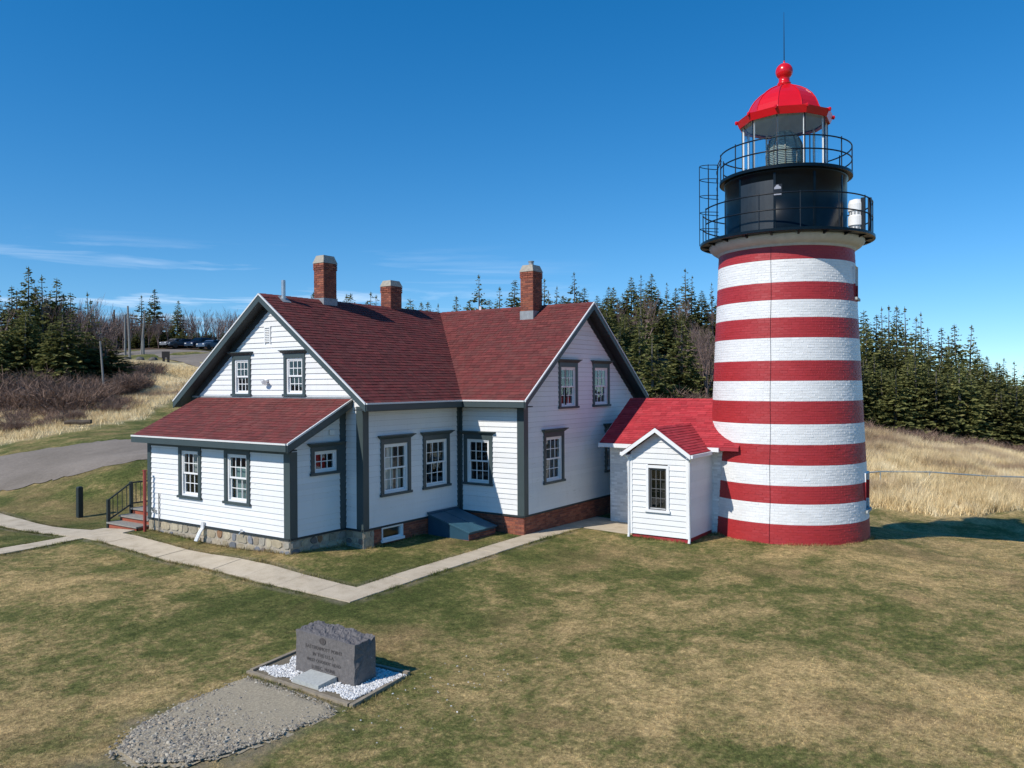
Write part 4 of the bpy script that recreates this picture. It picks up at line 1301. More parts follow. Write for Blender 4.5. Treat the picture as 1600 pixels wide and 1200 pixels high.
for (t, hw, a, b) in niches:          # reveals and deep-set window of each opening
    rz = tr((a + b) / 2); dirv = Vector((math.cos(t), math.sin(t), 0)); sd = Vector((-math.sin(t), math.cos(t), 0)); cen = Vector((TX, TY, 0))
    zs = sorted([a - .06] + [q for q in bounds if a < q < b] + [b + .06])
    for z0, z1 in zip(zs[:-1], zs[1:]):
        c = stripe((z0 + z1) / 2)
        for sg in (-1, 1):
            p0, p1 = cen + dirv * (rz + .02) + sd * sg * hw, cen + dirv * (rz - .5) + sd * sg * hw
            core.quad(p0 + ZV * z0, p1 + ZV * z0, p1 + ZV * z1, p0 + ZV * z1, c)
    for z in (a - .03, b + .03):
        c = stripe(z); p = [cen + dirv * rr + sd * s for rr, s in ((rz + .02, -hw), (rz + .02, hw), (rz - .5, hw), (rz - .5, -hw))]
        core.quad(*[q + ZV * z for q in p], c)
shaft = core.build("tower_shaft", M['attr_paint'], light)
tag(br.build("bricks", M['attr_paint'], shaft), kind="stuff")
for (t, hw, a, b) in niches:
    rz = tr((a + b) / 2); dirv = Vector((math.cos(t), math.sin(t), 0)); sd = Vector((-math.sin(t), math.cos(t), 0)); cen = Vector((TX, TY, 0))
    mb = MB(); o = cen + dirv * (rz - .32)
    mb.obox(o, sd, dirv, ZV, -hw, hw, -.03, 0, a - .05, b + .05); w_ = mb.build("window", M['dark'], shaft)
    mb = MB(); mb.obox(o, sd, dirv, ZV, -hw - .05, hw + .05, .1, .40, a - .09, a - .01); mb.build("sill", M['marker'], shaft)
# lightning conductor strap down the wall
mb = MB(); tc = TH0 - math.radians(11)
mb.tube([(TX + (tr(z) + .016) * math.cos(tc + .004 * math.sin(z * 3)), TY + (tr(z) + .016) * math.sin(tc + .004 * math.sin(z * 3)), z) for z in np.linspace(-.75, 8.3, 24)], .0045, 5)
mb.build("lightning_conductor", M['black_iron'], light)
# cornice, gallery deck, watch room, upper gallery
mb = MB(); mb.lathe(TX, TY, [(2.07, 8.20), (2.11, 8.21), (2.125, 8.25), (2.13, 8.27), (2.20, 8.30), (2.29, 8.36), (2.37, 8.44), (2.41, 8.52), (2.41, 8.56), (1.8, 8.56)], 96)
mb.build("cornice", M['grey_ring'], light, smooth=True)
mb = MB(); mb.lathe(TX, TY, [(1.5, 8.561), (2.64, 8.561), (2.70, 8.575), (2.70, 8.655), (2.64, 8.668), (1.5, 8.668)], 96)
deck = mb.build("gallery_deck", M['black_iron'], light)
for k in range(20):
    t = TH0 + 2 * math.pi * (k + .5) / 20; dv_ = Vector((math.cos(t), math.sin(t), 0)); sd = Vector((-math.sin(t), math.cos(t), 0))
    mb = MB(); mb.prism([(2.40, 8.56), (2.64, 8.56), (2.60, 8.535), (2.43, 8.50), (2.40, 8.49)], (TX, TY, 0), dv_, ZV, sd, -.03, .03)
    fix_normals(mb.build("bracket", M['black_iron'], deck))
mb = MB(); mb.lathe(TX, TY, [(1.93, 8.668), (1.93, 8.73), (1.885, 8.74), (1.885, 10.50), (1.92, 10.52), (1.92, 10.585)], 96)
drum = mb.build("watch_room", M['black_iron'], light, smooth=False)
drum.data.polygons.foreach_set("use_smooth", [True] * len(drum.data.polygons))
for k, ph in enumerate((-9, 27, 63, -45, -81, 99, 135, 171, 207, 243)):
    t = TH0 + math.radians(ph); dv_ = Vector((math.cos(t), math.sin(t), 0)); sd = Vector((-math.sin(t), math.cos(t), 0))
    mb = MB(); mb.obox(Vector((TX, TY, 0)) + dv_ * 1.883, sd, dv_, ZV, -.035, .035, 0, .010, 8.75, 10.49); mb.build("seam_strip", M['black_iron'], drum)
# door plate and the small plaque beside it
mb = MB()
nseg = 8
for k in range(nseg):
    t0, t1 = TH0 + math.radians(-44 + 34.5 * k / nseg), TH0 + math.radians(-44 + 34.5 * (k + 1) / nseg)
    mb.quad(*[(TX + 1.893 * math.cos(t), TY + 1.893 * math.sin(t), z) for t, z in ((t0, 8.80), (t1, 8.80), (t1, 10.28), (t0, 10.28))])
mb.build("door", paint('worn_iron_door', (0.018, 0.026, 0.034), .45, .5, 2.0, .1, 20), drum)
t = TH0 + math.radians(-6.2); dv_ = Vector((math.cos(t), math.sin(t), 0)); sd = Vector((-math.sin(t), math.cos(t), 0)); o = Vector((TX, TY, 0)) + dv_ * 1.886
mb = MB(); mb.prism([(-.10, 9.98), (.10, 9.98), (.10, 10.03), (.06, 10.07), (.03, 10.07), (.03, 10.11), (-.03, 10.11), (-.06, 10.07), (-.10, 10.03)], o, sd, ZV, dv_, .0, .02)
mb.obox(o, sd, dv_, ZV, -.11, .11, 0, .02, 9.80, 9.84); fix_normals(mb.build("plaque", paint('pale_plaque', (.32, .33, .38), .5), drum))
mb = MB(); mb.obox(o, sd, dv_, ZV, -.13, .13, -.005, .008, 9.77, 10.13); mb.build("plaque_back", M['black_rail'], drum)
mb = MB(); mb.lathe(TX, TY, [(1.2, 10.586), (2.02, 10.586), (2.06, 10.60), (2.06, 10.69), (2.03, 10.705), (1.2, 10.705)], 96)
ud = mb.build("upper_gallery_deck", M['black_iron'], light)
def ring_rail(name, r, z, th, a0=0, a1=360, parent=light, mat=M['black_rail']):
    n = max(8, int((a1 - a0) / 4)); full = a1 - a0 >= 360
    pts = [(TX + r * math.cos(TH0 + math.radians(a0 + (a1 - a0) * k / n)), TY + r * math.sin(TH0 + math.radians(a0 + (a1 - a0) * k / n)), z) for k in range(n + 1)]
    mb = MB(); mb.tube(pts, th, 6, cap=not full); return mb.build(name, mat, parent, smooth=True)
for z in (9.70, 9.22): ring_rail("gallery_rail", 2.62, z, .022, -68, 268)
for z in (11.54, 11.13): ring_rail("upper_rail", 2.03, z, .022, -80, 256)
for k in range(14):
    t = TH0 + math.radians(-68 + 336 * k / 13)
    mb = MB(); mb.tube([(TX + 2.62 * math.cos(t), TY + 2.62 * math.sin(t), 8.62), (TX + 2.62 * math.cos(t), TY + 2.62 * math.sin(t), 9.74)], .017, 6); mb.build("gallery_post", M['black_rail'], light)
for k in range(11):
    t = TH0 + math.radians(-80 + 336 * k / 10)
    mb = MB(); mb.tube([(TX + 2.03 * math.cos(t), TY + 2.03 * math.sin(t), 10.66), (TX + 2.03 * math.cos(t), TY + 2.03 * math.sin(t), 11.60)], .019, 6); mb.build("upper_post", M['black_rail'], light)
# ladder with safety cage between the galleries, on the house side
lad = MB(); tl = TH0 + math.radians(-86)
dv_ = Vector((math.cos(tl), math.sin(tl), 0)); sd = Vector((-math.sin(tl), math.cos(tl), 0)); oc = Vector((TX, TY, 0))
for s in (-.22, .22):
    lad.tube([oc + dv_ * 2.16 + sd * s + ZV * 8.67, oc + dv_ * 2.12 + sd * s + ZV * 11.25, oc + dv_ * 2.0 + sd * s + ZV * 11.5], .02, 6)
for k in range(9):
    z = 8.9 + k * .27; lad.tube([oc + dv_ * 2.15 - sd * .22 + ZV * z, oc + dv_ * 2.15 + sd * .22 + ZV * z], .012, 5)
lo = lad.build("ladder", M['black_rail'], light)
for z in (9.15, 9.70, 10.25, 10.80, 11.25):
    mb = MB(); mb.tube([oc + dv_ * (2.15 + .55 * math.sin(a)) + sd * (.30 * math.cos(a)) + ZV * (z + .06 * math.sin(a)) for a in np.linspace(-.1, math.pi + .1, 13)], .014, 5); mb.build("cage_hoop", M['black_rail'], lo)
for a in (.5, 1.57, 2.64):
    mb = MB(); mb.tube([oc + dv_ * (2.15 + .56 * math.sin(a)) + sd * (.31 * math.cos(a)) + ZV * z for z in (8.65, 10, 11.3)], .014, 5); mb.build("cage_bar", M['black_rail'], lo)
# lantern: ten glazed sides
RL = 1.30; NSD = 10; tv0 = TH0 + math.radians(-9.5)
lp = [(TX + RL * math.cos(tv0 + k * 2 * math.pi / NSD), TY + RL * math.sin(tv0 + k * 2 * math.pi / NSD)) for k in range(NSD)]
ln = MB(); ln.lathe(TX, TY, [(RL + .05, 10.705), (RL + .05, 10.80), (RL - .06, 10.80), (RL - .06, 10.705)], NSD, tv0, tv0 + 2 * math.pi)
lant = ln.build("lantern_base", M['black_iron'], light)
for k in range(NSD):
    a, b = lp[k], lp[(k + 1) % NSD]
    mb = MB(); mb.quad((a[0], a[1], 10.80), (b[0], b[1], 10.80), (b[0], b[1], 12.56), (a[0], a[1], 12.56)); mb.build("pane", M['lantern_glass'], lant)
    t = tv0 + k * 2 * math.pi / NSD; dv_ = Vector((math.cos(t), math.sin(t), 0)); sd = Vector((-math.sin(t), math.cos(t), 0))
    mb = MB(); mb.obox(oc + dv_ * RL, sd, dv_, ZV, -.022, .022, -.03, .022, 10.79, 12.57); mb.build("mullion", M['white_trim'], lant)
    mb = MB(); mb.obox(oc + dv_ * RL, sd, dv_, ZV, -.017, .017, .023, .045, 10.79, 12.57); mb.build("mullion_cap", M['black_rail'], lant)
prof = [(1.30, 12.46), (1.40, 12.42), (1.42, 12.425), (1.515, 12.64), (1.18, 12.72), (1.16, 12.80), (1.12, 12.95), (1.04, 13.12), (.93, 13.28), (.77, 13.43), (.58, 13.56), (.38, 13.66), (.20, 13.73)]
mb = MB(); mb.lathe(TX, TY, prof, NSD, tv0, tv0 + 2 * math.pi)
dome = mb.build("dome", M['dome'], light)
mb = MB(); mb.lathe(TX, TY, [(1.29, 12.50), (1.05, 12.72), (.8, 12.95), (.4, 13.2), (0.02, 13.3)], NSD, tv0, tv0 + 2 * math.pi); mb.build("dome_lining", M['lining'], dome)
for k in range(NSD):
    t = tv0 + k * 2 * math.pi / NSD
    mb = MB(); mb.tube([(TX + r * math.cos(t), TY + r * math.sin(t), z + .012) for r, z in prof[3:]], .016, 5); mb.build("rib", M['dome'], dome)
    mb = MB(); c_ = Vector((TX + 1.52 * math.cos(t), TY + 1.52 * math.sin(t), 12.50))
    mb.lathe(c_.x, c_.y, [(0, 12.55), (.035, 12.57), (.05, 12.62), (.04, 12.67), (0, 12.69)], 8); mb.build("finial_knob", M['dome'], dome)
mb = MB(); R = .272
mb.lathe(TX, TY, [(.20, 13.70), (.185, 13.76), (.215, 13.79), (.215, 13.83), (.175, 13.85), (.17, 13.93)] + [(R * math.cos(a), 14.21 + R * math.sin(a)) for a in np.linspace(-.9, 1.45, 14)] + [(.03, 14.49), (.028, 14.56), (0, 14.57)], 28)
mb.build("ventilator_ball", M['dome'], dome, smooth=True)
mb = MB(); mb.tube([(TX, TY, 14.5), (TX, TY, 15.3), (TX, TY, 16.15)], [.016, .012, .005], 6); mb.build("lightning_rod", M['black_iron'], light)
# beehive lens
lz = MB(); pr = []
for k in range(26):
    z = 10.82 + k * .055; x = (z - 10.82) / 1.43
    rr = .60 * math.sqrt(max(0.02, 1 - (max(0, x - .42) / .60) ** 2)) if x > .42 else .56 + .04 * x / .42
    pr += [(rr, z), (rr - .035, z + .045)]
lz.lathe(TX, TY, [(.02, 10.80)] + pr + [(.02, 12.30)], 20)
lens = lz.build("fresnel_lens", M['lens'], light)
for k in range(10):
    t = tv0 + .2 + k * 2 * math.pi / 10
    mb = MB(); mb.tube([(TX + r * 1.02 * math.cos(t), TY + r * 1.02 * math.sin(t), z) for r, z in pr[::6]], .018, 5); mb.build("lens_bar", paint('bronze', (.16, .13, .08), .4) if k == 0 else bpy.data.materials['bronze'], lens)
mb = MB(); mb.lathe(TX, TY, [(.2, 10.70), (.2, 11.9), (0, 11.9)], 16); mb.build("lamp_stand", bpy.data.materials['bronze'], lens)

# fog signal standing on the gallery
tf = TH0 + math.radians(72); dv_ = Vector((math.cos(tf), math.sin(tf), 0)); sd = Vector((-math.sin(tf), math.cos(tf), 0)); o = Vector((TX, TY, 0)) + dv_ * 2.20
fog = empty("fog_signal", o + ZV * 8.67, "white two-tier fog signal standing on the black lower gallery", "fog signal")
mb = MB(); mb.lathe(o.x, o.y, [(0, 8.67), (.21, 8.67), (.23, 8.70), (.23, 8.74), (.19, 8.76), (.19, 8.90), (.235, 8.92), (.235, 9.20), (.20, 9.23), (.20, 9.35), (.235, 9.37), (.235, 9.58), (.20, 9.70), (.08, 9.74), (0, 9.74)], 24)
mb.build("housing", M['white_trim'], fog)
for (z0, z1) in ((8.765, 8.895), (9.235, 9.345)):
    mb = MB()
    for k in range(12):
        t = 2 * math.pi * k / 12; mb.obox(o, (-math.sin(t), math.cos(t), 0), (math.cos(t), math.sin(t), 0), ZV, -.03, .03, .185, .203, z0 + .01, z1 - .01)
    mb.build("grille", M['flash'], fog)
for s in (.22, .42):
    mb = MB(); mb.obox(o, dv_, sd, ZV, s - .05, s + .05, -.14, -.06, 8.66, 9.78 - s * .15); mb.build("bracket_post", M['black_rail'], fog)

# ------------------------------------------------------------------ workroom with its entry porch, between house and tower
wk = empty("workroom", (5.2, -5.6, -.72), "low white workroom with bright red roof and gabled porch joining the lighthouse", "outbuilding")
ap, vg, oe, zev, zr = 4.15, -3.33, .50, 2.06, 3.51
ab = 2 * TX - ap
vt = -8.0
mb = MB()
mb.quad((ap, vg, -.9), (ap, vt, -.9), (ap, vt, 2.1), (ap, vg, 2.1))
mb.quad((ab, vt, -.9), (ab, vg, -.9), (ab, vg, 2.1), (ab, vt, 2.1))
i = len(mb.v); mb.v += [(ap, vg, -.9), (ab, vg, -.9), (ab, vg, 2.3), (TX, vg, zr - .08), (ap, vg, 2.3)]; mb.f.append((i, i + 1, i + 2, i + 3, i + 4)); mb.c.append(None)
wall_w = mb.build("wall", M['white'], wk)
bw = MB(); WHT = [(.80, .80, .79), (.77, .77, .76), (.82, .82, .81)]
brick_panel(bw, (Vector((ap, 0, 0)), Vector((0, 1, 0)), Vector((-1, 0, 0))), vt, vg, -.9, 2.0, tones=WHT, proud=.0015)
tag(bw.build("bricks", M['attr_paint'], wall_w), kind="stuff")
ssl = (zr - zev) / (TX - ap + oe)
rf = MB(); y1_, y0_ = vg + .15, vt
slab(rf, [(ap - oe, y0_, zev), (TX, y0_, zr), (TX, y1_, zr), (ap - oe, y1_, zev)], .10)
slab(rf, [(TX, y0_, zr), (ab + oe, y0_, zev), (ab + oe, y1_, zev), (TX, y1_, zr)], .10)
wr = fix_normals(rf.build("roof", M['red_wall'], wk))
REDS = [(0.47, 0.040, 0.050), (0.50, 0.048, 0.058), (0.43, 0.034, 0.045), (0.48, 0.050, 0.060)]
lnw = math.hypot(TX - ap + oe, zr - zev)
shingles(wr, (ap - oe, 0, zev), (0, 1, 0), (TX - ap + oe, 0, zr - zev), lnw, lambda t: (y0_, y1_), REDS, M['red_shingle'], expo=.115, tabw=.27, thick=.011)
shingles(wr, (ab + oe, 0, zev), (0, 1, 0), (-(TX - ap + oe), 0, zr - zev), lnw, lambda t: (y0_, y1_), REDS, M['red_shingle'], expo=.23, tabw=.6)
mb = MB(); ridge_caps(mb, (TX, y1_, zr), (TX, y0_, zr), .11, ssl, REDS); tag(mb.build("ridge_caps", M['red_shingle'], wr), kind="stuff")
def wedge_board(parent, a, b, outd, hgt, thick, mat, name, drop=.02):
    a, b, outd = Vector(a), Vector(b), Vector(outd).normalized(); mb = MB(); A, B = a - ZV * drop, b - ZV * drop
    mb.hexa([A - ZV * hgt, B - ZV * hgt, B - ZV * hgt + outd * thick, A - ZV * hgt + outd * thick, A, B, B + outd * thick, A + outd * thick])
    return fix_normals(mb.build(name, mat, parent))
WT = M['white_trim']
wedge_board(wk, (ap - oe, y0_ + .6, zev), (ap - oe, y1_, zev), -X_, .13, .09, WT, "gutter", .012)
wedge_board(wk, (ap - oe, y1_, zev), (TX, y1_, zr), Y_, .16, .03, WT, "rake_board"); wedge_board(wk, (TX, y1_, zr), (ab + oe, y1_, zev), Y_, .16, .03, WT, "rake_board")
mb = MB(); mb.box(ap - oe + .001, ap - .002, y0_ + .6, y1_ - .002, zev - .15, zev - .125); mb.build("eave_soffit", WT, wk)
# porch
pa, py0, py1, pzr, pze = 2.17, -6.97, -5.08, 2.73, 1.95
pyc = (py0 + py1) / 2
frp = (Vector((pa, 0, 0)), Vector((0, 1, 0)), Vector((-1, 0, 0)))
psl = (pzr - pze) / (pyc - (py0 - .18))
def psp(z):
    h = (pzr - .13 - z) / psl
    return (max(py0, pyc - h), min(py1, pyc + h))
pwin = (-6.37, -5.61, .18, 1.56)
clap_wall(wk, "porch_front_wall", frp, -.60, pzr - .13, psp, [pwin], M['white'], expo=.165)
frr = (Vector((0, py0, 0)), Vector((1, 0, 0)), Vector((0, -1, 0)))
clap_wall(wk, "porch_side_wall", frr, -.60, 1.90, lambda z: (pa, ap), [], M['white'], expo=.165)
frl = (Vector((0, py1, 0)), Vector((1, 0, 0)), Vector((0, 1, 0)))
clap_wall(wk, "porch_side_wall", frl, -.60, 1.90, lambda z: (pa, ap), [], M['white'], expo=.165)
mb = MB(); mb.box(pa + .02, ap, py0 + .02, py1 - .02, -.95, -.60); mb.build("red_plinth", M['red_wall'], wk)
window(wk, frp, *pwin, hood=False, cols=3, rows=4, double=False, casing=WT, frame=paint('dark_grey_sash', (.10, .10, .10), .5), cw=.085, head=.085, slim=.7)
mb = MB(); mb.box(pa + .5, pa + .52, py0 + .1, py1 - .1, -.5, 1.9); mb.build("inner_rooms", M['dark'], wk)
for (u0, u1, n) in ((py0, py0 + .06, 'a'), (py1 - .06, py1, 'b')):
    board(wk, "corner_board", frp, u0, u1, -.60, 1.82, .001, .036, WT)
board(wk, "corner_board", frr, pa - .037, pa + .06, -.60, 1.86, .001, .036, WT); board(wk, "corner_board", frl, pa - .037, pa + .06, -.60, 1.86, .001, .036, WT)
# porch roof runs back into the main slope
px0 = pa - .26; xr_ = TX - (zr - pzr) / ssl; xe_ = TX - (zr - pze) / ssl
ey0, ey1 = py0 - .18, py1 + .18
pr_ = MB()
slab(pr_, [(px0, ey0, pze), (xe_ + .2, ey0, pze), (xr_ + .2, pyc, pzr), (px0, pyc, pzr)], .07)
slab(pr_, [(px0, pyc, pzr), (xr_ + .2, pyc, pzr), (xe_ + .2, ey1, pze), (px0, ey1, pze)], .07)
prf = fix_normals(pr_.build("porch_roof", M['red_wall'], wk))
lnp = math.hypot(pyc - ey0, pzr - pze)
shingles(prf, (0, ey0, pze), (1, 0, 0), (0, pyc - ey0, pzr - pze), lnp, lambda t: (px0, xe_ + .1 + (xr_ - xe_) * t / lnp), REDS, M['red_shingle'], expo=.115, tabw=.27, thick=.013)
shingles(prf, (0, ey1, pze), (1, 0, 0), (0, pyc - ey1, pzr - pze), lnp, lambda t: (px0, xe_ + .1 + (xr_ - xe_) * t / lnp), REDS, M['red_shingle'], expo=.115, tabw=.27, thick=.013)
mb = MB(); ridge_caps(mb, (px0, pyc, pzr), (xr_, pyc, pzr), .09, psl, REDS); tag(mb.build("ridge_caps", M['red_shingle'], prf), kind="stuff")
for (yy) in (ey0, ey1):
    wedge_board(wk, (px0, yy, pze), (px0, pyc, pzr), -X_, .13, .035, WT, "rake_board", .012)
    wedge_board(wk, (px0 + .002, yy, pze), (xe_ + .05, yy, pze), -Y_ if yy == ey0 else Y_, .10, .07, WT, "gutter", .012)
mb = MB(); mb.box(px0 + .04, ap, ey0 + .002, py0 - .03, pze - .12, pze - .10); mb.box(px0 + .04, ap, py1 + .03, ey1 - .002, pze - .12, pze - .10); mb.build("eave_soffit", WT, wk)
for (yy, sg) in ((py0 - .05, -1), (py1 + .05, 1)):
    mb = MB(); xx = pa - .05
    mb.tube([(xx - .1, yy + sg * .12, pze - .06), (xx, yy, pze - .24), (xx, yy, -.60), (xx - .03, yy, -.72)], .042, 8)
    mb.build("downspout", WT, wk)

# ------------------------------------------------------------------ stone marker in its gravel bed
mz = gz(-11.3, -6.1)
mon = empty("stone_marker", (-11.2, -6.1, mz), "dark granite monument with carved lettering on the front lawn", "monument")
fx, y0m, y1m = -11.44, -6.80, -5.40
def zt_m(y):   # top edge of the dressed face, higher to the left
    f = (y - y0m) / (y1m - y0m); return mz + .70 + .02 * f
ny, nx = 46, 14
V_, idx = [], {}
g = np.random.RandomState(3)
vs, fs = [], []
def mpt(i, j):
    """i along y (0..ny), j round the section: front bottom -> front top -> back top -> back bottom"""
    f = i / ny; y = y0m + (y1m - y0m) * f
    rough = .02 * (vnoise(np.array([y * 4.0]), np.array([j * 1.7]), 1.0, 7)[0] - .5)
    if j <= 6:
        t = j / 6; x = fx + .012 * t + (0.0 if 0 < j < 6 else .0); z = mz - .1 + (zt_m(y) - mz + .1) * t; jit = 0.0015
    elif j <= 6 + nx:
        t = (j - 6) / nx; x = fx + .012 + .49 * t
        z = zt_m(y) + .06 * t ** .8 * (0.2 + .8 * f) + (.04 * (vnoise(np.array([y * 5 + 3]), np.array([t * 3.0]), 1.0, 8)[0] - .5) + .03 * (vnoise(np.array([y * 13]), np.array([t * 8.0]), 1.0, 9)[0] - .5)) * min(1, t * 5)
        jit = .006 * min(1, t * 5)
    else:
        t = (j - 6 - nx) / 5; x = fx + .502 + rough; z = (zt_m(y) + .06 * (.2 + .8 * f)) * (1 - t) + (mz - .1) * t; jit = .008
    return (x + g.randn() * jit, y, z + g.randn() * jit)
nj = 6 + nx + 6
for i in range(ny + 1):
    for j in range(nj): vs.append(mpt(i, j))
for i in range(ny):
    for j in range(nj - 1):
        fs.append((i * nj + j, i * nj + j + 1, (i + 1) * nj + j + 1, (i + 1) * nj + j))
# broken ends: push the end rings in and out, then close them
for i, sg in ((0, -1), (ny, 1)):
    c = np.mean([vs[i * nj + j] for j in range(nj)], 0)
    for j in range(nj):
        x, y, z = vs[i * nj + j]; vs[i * nj + j] = (x, y + sg * .008 * g.randn(), z)
    k0 = len(vs); rings = [[i * nj + j for j in range(nj)]]
    for s in (.7, .4):
        rings.append([])
        for j in range(nj):
            p = np.array(vs[i * nj + j]); q = c + (p - c) * s; vs.append((q[0], q[1] + sg * (.008 + .005 * g.randn()), q[2])); rings[-1].append(len(vs) - 1)
    vs.append((c[0], c[1] + sg * .012, c[2])); ce = len(vs) - 1
    for a, b in zip(rings[:-1], rings[1:]):
        for j in range(nj):
            fs.append((a[j], a[(j + 1) % nj], b[(j + 1) % nj], b[j]))
    for j in range(nj): fs.append((rings[-1][j], rings[-1][(j + 1) % nj], ce))
mb = MB(); mb.v = vs; mb.f = fs; mb.c = [None] * len(fs)
fix_normals(mb.build("granite_block", M['granite'], mon))
def lettering(text, size, y, z):
    cu = bpy.data.curves.new("lettering", 'FONT'); cu.body = text; cu.size = size; cu.align_x = 'CENTER'; cu.extrude = .0015; cu.space_character = 1.08
    to = bpy.data.objects.new("tmp_text", cu); COL.objects.link(to)
    bpy.context.view_layer.update()
    me = bpy.data.meshes.new_from_object(to.evaluated_get(bpy.context.evaluated_depsgraph_get()))
    bpy.data.objects.remove(to, do_unlink=True)
    me.materials.clear(); me.materials.append(M['carved'])
    f = (z - mz) / .75
    xf = fx + .012 * f - .004
    R = Matrix(((0, 0, -1, xf), (-1, 0, 0, y), (0, 1, 0, z), (0, 0, 0, 1)))
    me.transform(Matrix.Translation(-base_of(mon)) @ R)
    return tag(link("lettering", me, mon), kind="stuff")
yc_m = -6.08
lettering("EASTERNMOST POINT", .082, yc_m, mz + .475)
lettering("IN THE U.S.A.", .082, yc_m, mz + .365)
lettering("WEST QUODDY HEAD", .075, yc_m, mz + .262)
lettering("LUBEC, MAINE", .082, yc_m, mz + .150)
mb = MB(); oE = Vector((fx + .004, yc_m + .02, mz + .635))
mb.lathe(0, 0, [(0, 0), (.075, 0), (.075, .006), (.055, .006), (.055, .003), (.03, .003), (.03, .007), (0, .007)], 20)
mb.v = [tuple(oE + Vector((-z, -x, y * .75))) for (x, y, z) in mb.v]
fix_normals(mb.build("emblem", M['carved'], mon))
mb = MB(); mb.hexa([(-11.84, -6.40, mz - .1), (-11.46, -6.42, mz - .1), (-11.46, -5.80, mz - .1), (-11.84, -5.78, mz - .1), (-11.84, -6.40, mz + .09), (-11.46, -6.42, mz + .13), (-11.46, -5.80, mz + .13), (-11.84, -5.78, mz + .09)])
o = mb.build("ground_plaque", M['marker']); tag(o, "pale flat granite plaque set at the monument's foot", "plaque")
bed = MB(); bed.quad((-11.9, -7.2, mz + .02), (-10.55, -7.05, mz + .035), (-10.68, -4.7, mz + .02), (-11.86, -4.85, mz + .02))
o = bed.build("pebble_bed", paint('bare_soil_bed', (.20, .165, .11), .95, .4, 30, .6, 40)); tag(o, kind="structure")
def pebbles(name, n, inside, zf, smin, smax, cols, label, cat, mat=M['attr_rough']):
    mb = MB(); k = 0
    while k < n:
        x, y, s_scale = inside()
        if x is None: continue
        s = rnd.uniform(smin, smax) * s_scale * .85; a = rnd.uniform(0, 6.28); c = rnd.choice(cols); b = rnd.uniform(.75, 1.15); c = tuple(q * b for q in c)
        ca, sa = math.cos(a), math.sin(a); z = zf(x, y)
        e = rnd.uniform(.55, 1.0); h = rnd.uniform(.45, .8)
        P = [(s * 1.0, 0), (s * .5, s * .75 * e), (-s * .6, s * .7 * e), (-s, -s * .1), (-s * .4, -s * .8 * e), (s * .6, -s * .65 * e)]
        i = len(mb.v)
        for (u, v) in P: mb.v.append((x + u * ca - v * sa, y + u * sa + v * ca, z + s * .1))
        for (u, v) in P: mb.v.append((x + (u * ca - v * sa) * .55 + s * .08, y + (u * sa + v * ca) * .55, z + s * h + rnd.uniform(-.1, .1) * s))
        for q in range(6): mb.f.append((i + q, i + (q + 1) % 6, i + 6 + (q + 1) % 6, i + 6 + q)); mb.c.append(c)
        mb.f.append(tuple(i + 6 + q for q in range(6))); mb.c.append(c)
        k += 1
    o = mb.build(name, mat); tag(o, label, cat, kind="stuff"); return o
def in_bed():
    x, y = rnd.uniform(-11.85, -10.58), rnd.uniform(-7.15, -4.75)
    if fx - .01 < x < fx + .5 and y0m - .01 < y < y1m + .01: return None, None, 1
    if -11.85 < x < -11.45 and -6.41 < y < -5.79: return None, None, 1
    if y > -4.95 + .12 * math.sin(x * 9) or x < -11.80 + .05 * math.sin(y * 11): return None, None, 1
    if x > -10.66 + .05 * (y + 4.7) / -2.4 + .02 or x < -11.86: return None, None, 1
    return x, y, 1
pebbles("white_pebbles", 7000, in_bed, lambda x, y: mz + .014 + .025 * rnd.random(), .016, .032, [(.84, .83, .80), (.88, .87, .85), (.72, .70, .66), (.80, .79, .77)], "white pebbles round the granite monument", "pebbles")
for (a, b) in (((-11.93, -4.78), (-11.97, -7.29)), ((-11.97, -7.29), (-10.49, -7.10)), ((-10.49, -7.10), (-10.63, -4.62)), ((-10.63, -4.62), (-11.93, -4.78))):
    a, b = Vector((a[0], a[1], 0)), Vector((b[0], b[1], 0)); d = (b - a).normalized(); n = Vector((-d.y, d.x, 0))
    mb = MB(); mb.obox(a + ZV * mz, d, n, ZV, -.02, (b - a).length - .065, -.035, .035, -.1, .048 + rnd.uniform(-.008, .008))
    o = mb.build("timber_edging", M['timber']); 
    tag(o, ["weathered timber edging in front of the monument", "weathered timber edging right of the monument", "weathered timber edging behind the monument", "weathered timber edging left of the monument"][[(-11.93), (-11.97), (-10.49), (-10.63)].index(round(a.x, 2))], "edging", "timber edging round the monument")
